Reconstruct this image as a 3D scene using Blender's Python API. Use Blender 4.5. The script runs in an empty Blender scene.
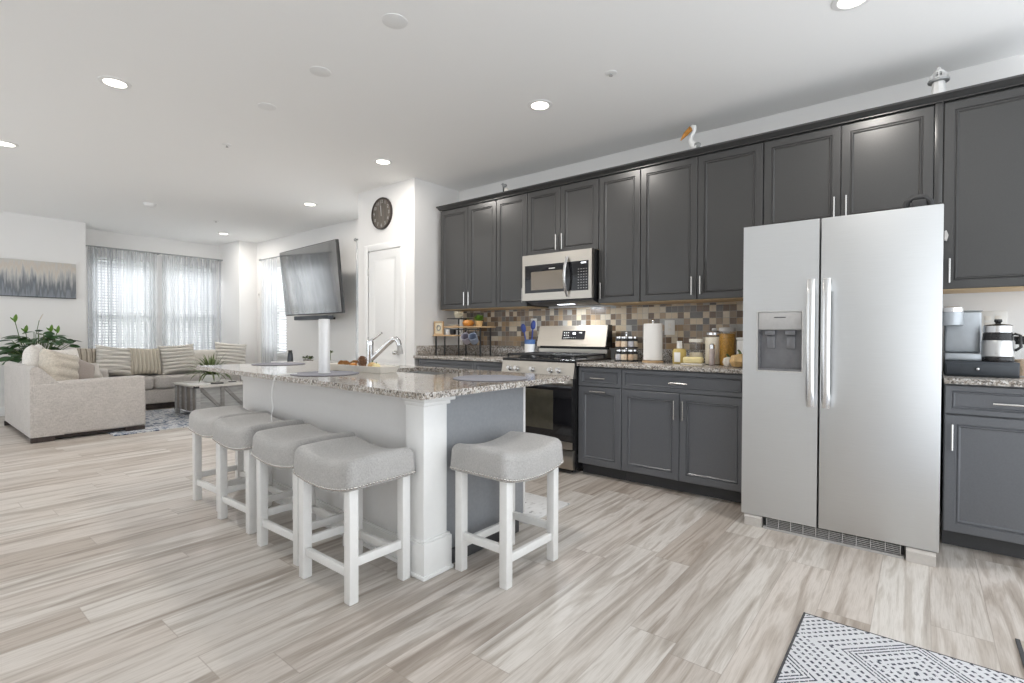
import bpy, bmesh, math, random
from mathutils import Vector, Matrix, Euler
random.seed(7)
S = bpy.context.scene
COL = S.collection
PI = math.pi

# ------------------------------------------------------------------ camera
cam_d = bpy.data.cameras.new('camera')
cam = bpy.data.objects.new('camera', cam_d)
COL.objects.link(cam)
S.camera = cam
cam_d.sensor_fit = 'HORIZONTAL'
cam_d.sensor_width = 36.0
cam_d.lens = 508.9157 / 1024 * 36.0
cam_d.clip_start = 0.02
cam_d.clip_end = 200
CAM_H = 1.1274
YAW, PITCH, ROLL = math.radians(38.8719), math.radians(0.7768), math.radians(0.1677)
F_ = Vector((math.cos(YAW) * math.cos(PITCH), math.sin(YAW) * math.cos(PITCH), -math.sin(PITCH)))
R0 = Vector((math.sin(YAW), -math.cos(YAW), 0))
U0 = R0.cross(F_)
R_ = R0 * math.cos(ROLL) + U0 * math.sin(ROLL)
U_ = -R0 * math.sin(ROLL) + U0 * math.cos(ROLL)
M = Matrix((R_, U_, -F_)).transposed().to_4x4()
M.translation = Vector((0, 0, CAM_H))
cam.matrix_world = M

# ------------------------------------------------------------------ world, exposure
W = bpy.data.worlds.new('world')
S.world = W
W.use_nodes = True
wn = W.node_tree.nodes
wl = W.node_tree.links
bg = wn['Background']
tc = wn.new('ShaderNodeTexCoord')
sx = wn.new('ShaderNodeSeparateXYZ')
wl.new(tc.outputs['Generated'], sx.inputs[0])
cr = wn.new('ShaderNodeValToRGB')
wl.new(sx.outputs['Z'], cr.inputs[0])
e = cr.color_ramp.elements
e[0].position = 0.0
e[0].color = (1.35, 1.42, 1.50, 1)  # below the horizon made brighter than the sky, to lift the ceiling
e[1].position = 0.06
e[1].color = (0.91, 0.96, 1.0, 1)
wl.new(cr.outputs[0], bg.inputs['Color'])
# sky strength raised towards -y to push more light in from that end
mr = wn.new('ShaderNodeMapRange')
mr.interpolation_type = 'SMOOTHSTEP'
wl.new(sx.outputs['Y'], mr.inputs['Value'])
mr.inputs['From Min'].default_value = -0.5
mr.inputs['From Max'].default_value = 0.5
mr.inputs['To Min'].default_value = 1.95
mr.inputs['To Max'].default_value = 1.2
wl.new(mr.outputs[0], bg.inputs['Strength'])
S.view_settings.view_transform = 'Standard'
S.view_settings.look = 'None'
S.view_settings.gamma = 1.0
S.view_settings.use_curve_mapping = False
S.view_settings.exposure = 0.10
S.cycles.use_denoising = True
S.cycles.max_bounces = 10
S.cycles.diffuse_bounces = 6
S.cycles.glossy_bounces = 5
S.cycles.transparent_max_bounces = 24
S.cycles.sample_clamp_indirect = 6
S.cycles.caustics_reflective = False
S.cycles.caustics_refractive = False
def sky_area(name, loc, rot, sx_, sy_, watts):
    L = bpy.data.lights.new(name, 'AREA')
    L.shape = 'RECTANGLE'
    L.size, L.size_y = sx_, sy_
    L.energy = watts
    L.color = (0.95, 0.98, 1.0)
    o = bpy.data.objects.new(name, L)
    COL.objects.link(o)
    o.location = loc
    o.rotation_euler = rot
# added area lamps above and outside the living room windows, standing in for daylight
sky_area('daylight_lamp_paired_windows', (3.0, 12.2, 4.2), (-math.radians(50), 0, 0), 4.0, 2.0, 400.0)
sky_area('daylight_lamp_side_window', (5.6, 8.75, 3.6), (0, math.radians(50), 0), 1.6, 1.6, 350.0)
sky_area('daylight_lamp_closet_window', (5.6, 5.73, 3.6), (0, math.radians(50), 0), 1.6, 1.6, 350.0)
CAN_W = 13.0          # each recessed can
HOOD_W = 5.0         # lamp under the microwave

# ------------------------------------------------------------------ node helper
class NT:
    def __init__(s, name):
        s.mt = bpy.data.materials.new(name)
        s.mt.use_nodes = True
        s.t = s.mt.node_tree
        s.n = s.t.nodes
        s.b = s.n['Principled BSDF']
        s.out = s.n['Material Output']
    def link(s, a, b):
        s.t.links.new(a, b)
    def val(s, sock, v):
        if isinstance(v, (int, float)):
            sock.default_value = v
        elif isinstance(v, (tuple, list)):
            sock.default_value = v if len(v) == len(sock.default_value) else tuple(v) + (1,)
        else:
            s.link(v, sock)
    def m(s, op, a, b=0.0, c=0.0):
        n = s.n.new('ShaderNodeMath')
        n.operation = op
        s.val(n.inputs[0], a)
        s.val(n.inputs[1], b)
        s.val(n.inputs[2], c)
        return n.outputs[0]
    def obj(s):
        return s.n.new('ShaderNodeTexCoord').outputs['Object']
    def sep(s, v):
        n = s.n.new('ShaderNodeSeparateXYZ')
        s.link(v, n.inputs[0])
        return n.outputs
    def comb(s, x, y, z=0.0):
        n = s.n.new('ShaderNodeCombineXYZ')
        s.val(n.inputs[0], x)
        s.val(n.inputs[1], y)
        s.val(n.inputs[2], z)
        return n.outputs[0]
    def map(s, v, scale=(1, 1, 1), loc=(0, 0, 0)):
        n = s.n.new('ShaderNodeMapping')
        s.link(v, n.inputs[0])
        n.inputs['Scale'].default_value = scale
        n.inputs['Location'].default_value = loc
        return n.outputs[0]
    def noise(s, v, scale=5, detail=3, rough=0.5, dist=0.0, out='Fac'):
        n = s.n.new('ShaderNodeTexNoise')
        s.link(v, n.inputs['Vector'])
        n.inputs['Scale'].default_value = scale
        n.inputs['Detail'].default_value = detail
        n.inputs['Roughness'].default_value = rough
        n.inputs['Distortion'].default_value = dist
        return n.outputs[out]
    def vor(s, v, scale=50, out='Color'):
        n = s.n.new('ShaderNodeTexVoronoi')
        s.link(v, n.inputs['Vector'])
        n.inputs['Scale'].default_value = scale
        return n.outputs[out]
    def white(s, v, out='Value'):
        n = s.n.new('ShaderNodeTexWhiteNoise')
        n.noise_dimensions = '3D'
        s.link(v, n.inputs['Vector'])
        return n.outputs[out]
    def ramp(s, f, stops, interp='LINEAR'):
        n = s.n.new('ShaderNodeValToRGB')
        s.val(n.inputs[0], f)
        n.color_ramp.interpolation = interp
        el = n.color_ramp.elements
        while len(el) < len(stops):
            el.new(0.5)
        for q, (p, c) in zip(el, stops):
            q.position = p
            q.color = tuple(c) + (1,)
        return n.outputs[0]
    def mix(s, f, a, b, mode='MIX'):
        n = s.n.new('ShaderNodeMix')
        n.data_type = 'RGBA'
        n.blend_type = mode
        s.val(n.inputs[0], f)
        s.val(n.inputs[6], a)
        s.val(n.inputs[7], b)
        return n.outputs[2]
    def bump(s, h, strength=0.3, dist=0.01):
        n = s.n.new('ShaderNodeBump')
        n.inputs['Strength'].default_value = strength
        n.inputs['Distance'].default_value = dist
        s.link(h, n.inputs['Height'])
        s.link(n.outputs[0], s.b.inputs['Normal'])
    def set(s, color=None, rough=None, metal=None, spec=None, **k):
        for key, v in (('Base Color', color), ('Roughness', rough), ('Metallic', metal), ('Specular IOR Level', spec)):
            if v is not None:
                s.val(s.b.inputs[key], v)
        for key, v in k.items():
            s.val(s.b.inputs[key.replace('_', ' ')], v)
        return s

def simple(name, color, rough=0.5, metal=0.0, nscale=0, namt=0.12, bump=0.0, spec=None):
    """plain colour with a little procedural variation"""
    t = NT(name)
    t.set(color, rough, metal, spec)
    if nscale:
        f = t.noise(t.obj(), nscale, 4)
        lo = tuple(c * (1 - namt) for c in color)
        hi = tuple(min(1, c * (1 + namt)) for c in color)
        t.set(t.ramp(f, [(0.3, lo), (0.7, hi)]))
        if bump:
            t.bump(f, bump, 0.004)
    return t.mt

def emit(name, color, strength):
    t = NT(name)
    t.set((0.8, 0.8, 0.8), 0.4)
    t.b.inputs['Emission Color'].default_value = tuple(color) + (1,)
    t.b.inputs['Emission Strength'].default_value = strength
    return t.mt

# ------------------------------------------------------------------ materials
def mat_floor():
    t = NT('plank_floor')
    o = t.sep(t.obj())
    PW, PL = 0.1815, 1.22
    y = t.m('DIVIDE', t.m('ADD', o[1], -0.144 + 50 * PW), PW)
    row = t.m('FLOOR', y)
    fy = t.m('FRACT', y)
    r1 = t.white(t.comb(row, 3.7, 1.1))
    x = t.m('ADD', t.m('DIVIDE', o[0], PL), t.m('ADD', t.m('MULTIPLY', r1, 7.0), 20))
    cx = t.m('FLOOR', x)
    fx = t.m('FRACT', x)
    rnd = t.white(t.comb(row, cx, 0.5))
    rnd2 = t.white(t.comb(row, cx, 9.5))
    g = t.comb(t.m('ADD', t.m('MULTIPLY', o[0], 1.0), t.m('MULTIPLY', rnd, 37.0)), t.m('MULTIPLY', o[1], 12.0), t.m('MULTIPLY', rnd2, 11.0))
    n1 = t.noise(g, 1.15, 4, 0.5, 1.1)
    n2 = t.noise(g, 7.0, 6, 0.6, 0.3)
    n3 = t.noise(t.comb(t.m('MULTIPLY', o[0], 3.0), t.m('MULTIPLY', o[1], 110.0), rnd), 3.0, 4, 0.65)
    base = t.ramp(rnd, [(0.0, (0.445, 0.395, 0.35)), (0.35, (0.55, 0.505, 0.465)), (0.7, (0.60, 0.57, 0.535)), (1.0, (0.49, 0.445, 0.405))])
    grain = t.ramp(n1, [(0.28, (0.50, 0.46, 0.42)), (0.43, (0.80, 0.77, 0.74)), (0.52, (1.04, 1.04, 1.04)), (0.62, (1.06, 1.06, 1.06)), (0.72, (0.74, 0.71, 0.67))])
    c = t.mix(0.9, base, grain, 'MULTIPLY')
    fine = t.ramp(t.m('ADD', t.m('MULTIPLY', n2, 0.45), t.m('MULTIPLY', n3, 0.55)), [(0.36, (0.70, 0.67, 0.64)), (0.54, (1.03, 1.03, 1.03))])
    c = t.mix(0.6, c, fine, 'MULTIPLY')
    ey = t.m('MINIMUM', fy, t.m('SUBTRACT', 1.0, fy))
    ex = t.m('MINIMUM', fx, t.m('SUBTRACT', 1.0, fx))
    seam = t.m('MAXIMUM', t.m('LESS_THAN', ey, 0.009), t.m('LESS_THAN', ex, 0.0016))
    c = t.mix(t.m('MULTIPLY', seam, 0.5), c, (0.30, 0.26, 0.225))
    t.set(c, t.m('ADD', t.m('MULTIPLY', n2, 0.10), 0.30), 0, 0.4)
    t.bump(t.m('SUBTRACT', t.m('MULTIPLY', n2, 0.3), seam), 0.12, 0.003)
    return t.mt

def mat_granite():
    t = NT('speckled_granite')
    v = t.obj()
    v2 = t.mix(0.012, v, t.noise(v, 60, 3, 0.6, 0, 'Color'), 'ADD')
    c1 = t.sep(t.vor(v2, 115))[0]
    c2 = t.sep(t.vor(v2, 210))[1]
    n = t.noise(v, 14, 4, 0.6)
    k = t.m('ADD', t.m('MULTIPLY', c1, 0.75), t.m('MULTIPLY', n, 0.25))
    a = t.ramp(k, [(0.0, (0.030, 0.024, 0.020)), (0.24, (0.13, 0.095, 0.07)), (0.36, (0.29, 0.24, 0.195)), (0.52, (0.44, 0.40, 0.36)), (0.72, (0.66, 0.64, 0.61))], 'CONSTANT')
    b = t.ramp(c2, [(0.0, (0.05, 0.04, 0.035)), (0.20, (0.46, 0.42, 0.375)), (0.8, (0.72, 0.70, 0.67))], 'CONSTANT')
    t.set(t.mix(0.35, a, b), 0.09, 0, 0.6)
    return t.mt

def mat_tile():
    t = NT('mosaic_tile')
    o = t.sep(t.obj())
    s = 0.0520
    u = t.m('ADD', t.m('DIVIDE', o[1], s), 100.3)
    w = t.m('ADD', t.m('DIVIDE', o[2], s), 50.65)
    row = t.m('FLOOR', w)
    cu = t.m('FLOOR', u)
    sh = t.m('FLOOR', t.m('MULTIPLY', t.white(t.comb(row, 2.2, 5.5)), 2.0))
    up = t.m('DIVIDE', t.m('ADD', u, sh), 2.0)
    pair = t.m('FLOOR', up)
    merged = t.m('GREATER_THAN', t.white(t.comb(pair, row, 7.7)), 0.80)
    idm = t.m('ADD', t.m('MULTIPLY', merged, t.m('ADD', pair, 1000.5)), t.m('MULTIPLY', t.m('SUBTRACT', 1.0, merged), cu))
    r = t.white(t.comb(idm, row, 0.3))
    col = t.ramp(r, [(0.0, (0.165, 0.105, 0.062)), (0.17, (0.15, 0.135, 0.12)), (0.31, (0.31, 0.225, 0.145)), (0.46, (0.60, 0.49, 0.345)), (0.60, (0.20, 0.165, 0.135)), (0.72, (0.40, 0.385, 0.36)), (0.79, (0.40, 0.28, 0.165)), (0.90, (0.64, 0.56, 0.44))], 'CONSTANT')
    fu = t.m('FRACT', u)
    eu1 = t.m('MINIMUM', fu, t.m('SUBTRACT', 1.0, fu))
    fp = t.m('FRACT', up)
    eu2 = t.m('MULTIPLY', t.m('MINIMUM', fp, t.m('SUBTRACT', 1.0, fp)), 2.0)
    eu = t.m('ADD', t.m('MULTIPLY', merged, eu2), t.m('MULTIPLY', t.m('SUBTRACT', 1.0, merged), eu1))
    fw = t.m('FRACT', w)
    ew = t.m('MINIMUM', fw, t.m('SUBTRACT', 1.0, fw))
    grout = t.m('LESS_THAN', t.m('MINIMUM', eu, ew), 0.028)
    nz = t.noise(t.obj(), 60, 3)
    col = t.mix(0.35, col, t.ramp(nz, [(0.3, (0.75, 0.75, 0.75)), (0.7, (1.1, 1.1, 1.1))]), 'MULTIPLY')
    c = t.mix(grout, col, (0.36, 0.33, 0.29))
    t.set(c, t.m('ADD', t.m('MULTIPLY', grout, 0.5), 0.22))
    t.bump(t.m('SUBTRACT', 1.0, grout), 0.4, 0.002)
    return t.mt

def mat_steel(name, col=(0.62, 0.62, 0.61), rough=0.30, axis=2, amt=0.05):
    """brushed metal, grain along the given axis"""
    t = NT(name)
    sc = [90.0, 90.0, 90.0]
    sc[axis] = 1.2
    n = t.noise(t.map(t.obj(), tuple(sc)), 6.0, 3, 0.6)
    lo = tuple(c * (1 - amt) for c in col)
    hi = tuple(c * (1 + amt) for c in col)
    t.set(t.ramp(n, [(0.3, lo), (0.7, hi)]), t.m('ADD', t.m('MULTIPLY', n, 0.10), rough - 0.05), 1.0)
    return t.mt

def mat_fabric(name, col, scale=420, amt=0.16, bump=0.35, soft=0.0):
    t = NT(name)
    v = t.obj()
    a = t.noise(t.map(v, (1, 1, 0.35)), scale, 2, 0.6)
    b = t.noise(t.map(v, (0.35, 0.5, 1)), scale, 2, 0.6)
    c = t.noise(v, 7, 4, 0.6)
    f = t.m('ADD', t.m('MULTIPLY', t.m('ADD', a, b), 0.4), t.m('MULTIPLY', c, 0.2))
    lo = tuple(x * (1 - amt) for x in col)
    hi = tuple(min(1, x * (1 + amt)) for x in col)
    t.set(t.ramp(f, [(0.38, lo), (0.62, hi)]), 0.9, 0, 0.2)
    t.b.inputs['Sheen Weight'].default_value = 0.25
    t.bump(f, bump, 0.002)
    return t.mt

def mat_wood(name, lo, hi, axis=2, scale=1.0, rough=0.6):
    t = NT(name)
    sc = [14.0, 14.0, 14.0]
    sc[axis] = 1.6
    v = t.map(t.obj(), tuple(sc))
    n = t.noise(v, 2.2 * scale, 6, 0.6, 0.8)
    t.set(t.ramp(n, [(0.3, lo), (0.7, hi)]), rough)
    t.bump(n, 0.2, 0.003)
    return t.mt

def mat_ribbed(name, hi, lo, axis, period):
    """two-tone ribbed plush; darker stripes across the given axis also paint in groove shading"""
    t = NT(name)
    o = t.sep(t.obj())
    w = t.m('ABSOLUTE', t.m('SINE', t.m('MULTIPLY', t.m('ADD', o[axis], t.m('MULTIPLY', t.noise(t.obj(), 9, 2), 0.02)), PI / period)))
    n = t.noise(t.obj(), 140, 3)
    c = t.ramp(w, [(0.18, lo), (0.45, hi)])
    t.set(t.mix(0.5, c, t.ramp(n, [(0.3, (0.8, 0.8, 0.8)), (0.7, (1.1, 1.1, 1.1))]), 'MULTIPLY'), 0.95, 0, 0.15)
    t.bump(t.m('ADD', w, t.m('MULTIPLY', n, 0.4)), 0.6, 0.01)
    return t.mt

def mat_sheer(name, col, dens):
    """sheer cloth: weave lets part of the light straight through, folds are geometry"""
    t = NT(name)
    v = t.obj()
    n = t.noise(t.map(v, (17, 17, 0.02)), 1.2, 2, 0.5)
    tr = t.n.new('ShaderNodeBsdfTransparent')
    tl = t.n.new('ShaderNodeBsdfTranslucent')
    tl.inputs[0].default_value = tuple(col) + (1,)
    df = t.n.new('ShaderNodeBsdfDiffuse')
    df.inputs[0].default_value = tuple(col) + (1,)
    m1 = t.n.new('ShaderNodeMixShader')
    m1.inputs[0].default_value = 0.5
    t.link(tl.outputs[0], m1.inputs[1])
    t.link(df.outputs[0], m1.inputs[2])
    m2 = t.n.new('ShaderNodeMixShader')
    t.link(t.m('ADD', t.m('MULTIPLY', n, 1.7), dens - 0.85), m2.inputs[0])
    t.link(tr.outputs[0], m2.inputs[1])
    t.link(m1.outputs[0], m2.inputs[2])
    t.link(m2.outputs[0], t.out.inputs[0])
    return t.mt

def mat_glass(name, tint=(1, 1, 1), gloss=0.08):
    t = NT(name)
    tr = t.n.new('ShaderNodeBsdfTransparent')
    tr.inputs[0].default_value = tuple(tint) + (1,)
    gl = t.n.new('ShaderNodeBsdfGlossy')
    gl.inputs['Roughness'].default_value = 0.03
    mx = t.n.new('ShaderNodeMixShader')
    mx.inputs[0].default_value = gloss
    t.link(tr.outputs[0], mx.inputs[1])
    t.link(gl.outputs[0], mx.inputs[2])
    t.link(mx.outputs[0], t.out.inputs[0])
    return t.mt

def mat_rug():
    t = NT('woven_rug_pattern')
    o = t.sep(t.obj())     # object origin at the rug corner, x and y run into the rug
    # p, q run into the rug from its corner; two staggered families of concentric diamonds
    p = t.m('ADD', t.m('MULTIPLY', o[0], -1.0), 4.9)
    q = t.m('ADD', t.m('MULTIPLY', o[1], -1.0), 7.2)
    def fam(p0, q0):
        dp = t.m('MULTIPLY', t.m('ABSOLUTE', t.m('SUBTRACT', t.m('FRACT', t.m('DIVIDE', t.m('ADD', p, 0.245 - p0), 0.49)), 0.5)), 0.49)
        dq = t.m('MULTIPLY', t.m('ABSOLUTE', t.m('SUBTRACT', t.m('FRACT', t.m('DIVIDE', t.m('ADD', q, 0.36 - q0), 0.72)), 0.5)), 0.72)
        return t.m('ADD', dp, dq), t.m('SUBTRACT', dp, dq)
    dA, sA = fam(0.44, 0.0)
    dB, sB = fam(0.194, 0.36)
    useA = t.m('LESS_THAN', dA, dB)
    d = t.m('MINIMUM', dA, dB)
    s_ = t.m('ADD', t.m('MULTIPLY', useA, sA), t.m('MULTIPLY', t.m('SUBTRACT', 1.0, useA), sB))
    def zone(lo, hi):
        return t.m('MULTIPLY', t.m('GREATER_THAN', d, lo), t.m('LESS_THAN', d, hi))
    lz = t.m('ADD', t.m('MULTIPLY', useA, zone(0.057, 0.118)), t.m('MULTIPLY', t.m('SUBTRACT', 1.0, useA), zone(0.160, 0.221)))
    line = t.m('LESS_THAN', t.m('FRACT', t.m('DIVIDE', d, 0.0205)), 0.42)
    row = t.m('DIVIDE', d, 0.034)
    dash = t.m('MULTIPLY', t.m('LESS_THAN', t.m('FRACT', row), 0.40), t.m('GREATER_THAN', t.m('FRACT', t.m('DIVIDE', t.m('ADD', s_, t.m('ADD', t.m('MULTIPLY', t.m('FLOOR', row), 0.011), 5.0)), 0.033)), 0.38))
    wob = t.m('GREATER_THAN', t.noise(t.obj(), 130, 2), 0.40)
    pat = t.m('MULTIPLY', t.m('ADD', t.m('MULTIPLY', lz, line), t.m('MULTIPLY', t.m('SUBTRACT', 1.0, lz), dash)), wob)
    n = t.noise(t.obj(), 500, 2)
    c = t.mix(pat, t.ramp(n, [(0.3, (0.60, 0.61, 0.64)), (0.7, (0.76, 0.77, 0.80))]), (0.075, 0.08, 0.105))
    t.set(c, 0.95, 0, 0.1)
    t.bump(n, 0.4, 0.003)
    return t.mt

def mat_living_rug():
    t = NT('distressed_rug')
    v = t.obj()
    a = t.noise(t.map(v, (3.0, 14, 1)), 2.0, 5, 0.6, 0.4)
    b = t.noise(t.map(v, (12, 3, 1)), 2.2, 4, 0.6)
    f = t.m('ADD', t.m('MULTIPLY', a, 0.6), t.m('MULTIPLY', b, 0.4))
    t.set(t.ramp(f, [(0.42, (0.045, 0.06, 0.10)), (0.475, (0.20, 0.24, 0.31)), (0.51, (0.60, 0.60, 0.60)), (0.56, (0.50, 0.50, 0.51)), (0.60, (0.13, 0.16, 0.22))]), 0.95)
    return t.mt

def mat_painting():
    t = NT('painted_canvas')
    o = t.sep(t.obj())     # origin at the lower corner, x along, z up
    h = t.m('DIVIDE', o[2], 0.50)
    n = t.noise(t.comb(t.m('MULTIPLY', o[0], 16.0), t.m('MULTIPLY', o[2], 1.4), 0.0), 1.3, 5, 0.65)
    n2 = t.noise(t.comb(t.m('MULTIPLY', o[0], 60.0), t.m('MULTIPLY', o[2], 3.0), 0.0), 1.0, 4, 0.65)
    f = t.m('ADD', t.m('ADD', t.m('MULTIPLY', h, 1.0), t.m('MULTIPLY', t.m('SUBTRACT', n, 0.5), 1.5)), t.m('MULTIPLY', t.m('SUBTRACT', n2, 0.5), 0.7))
    c = t.ramp(f, [(0.02, (0.27, 0.29, 0.32)), (0.18, (0.17, 0.19, 0.215)), (0.32, (0.20, 0.21, 0.225)), (0.56, (0.44, 0.44, 0.44)), (0.72, (0.60, 0.57, 0.52)), (0.88, (0.58, 0.52, 0.45)), (1.0, (0.56, 0.54, 0.51))])
    t.set(c, 0.8)
    return t.mt

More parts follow.
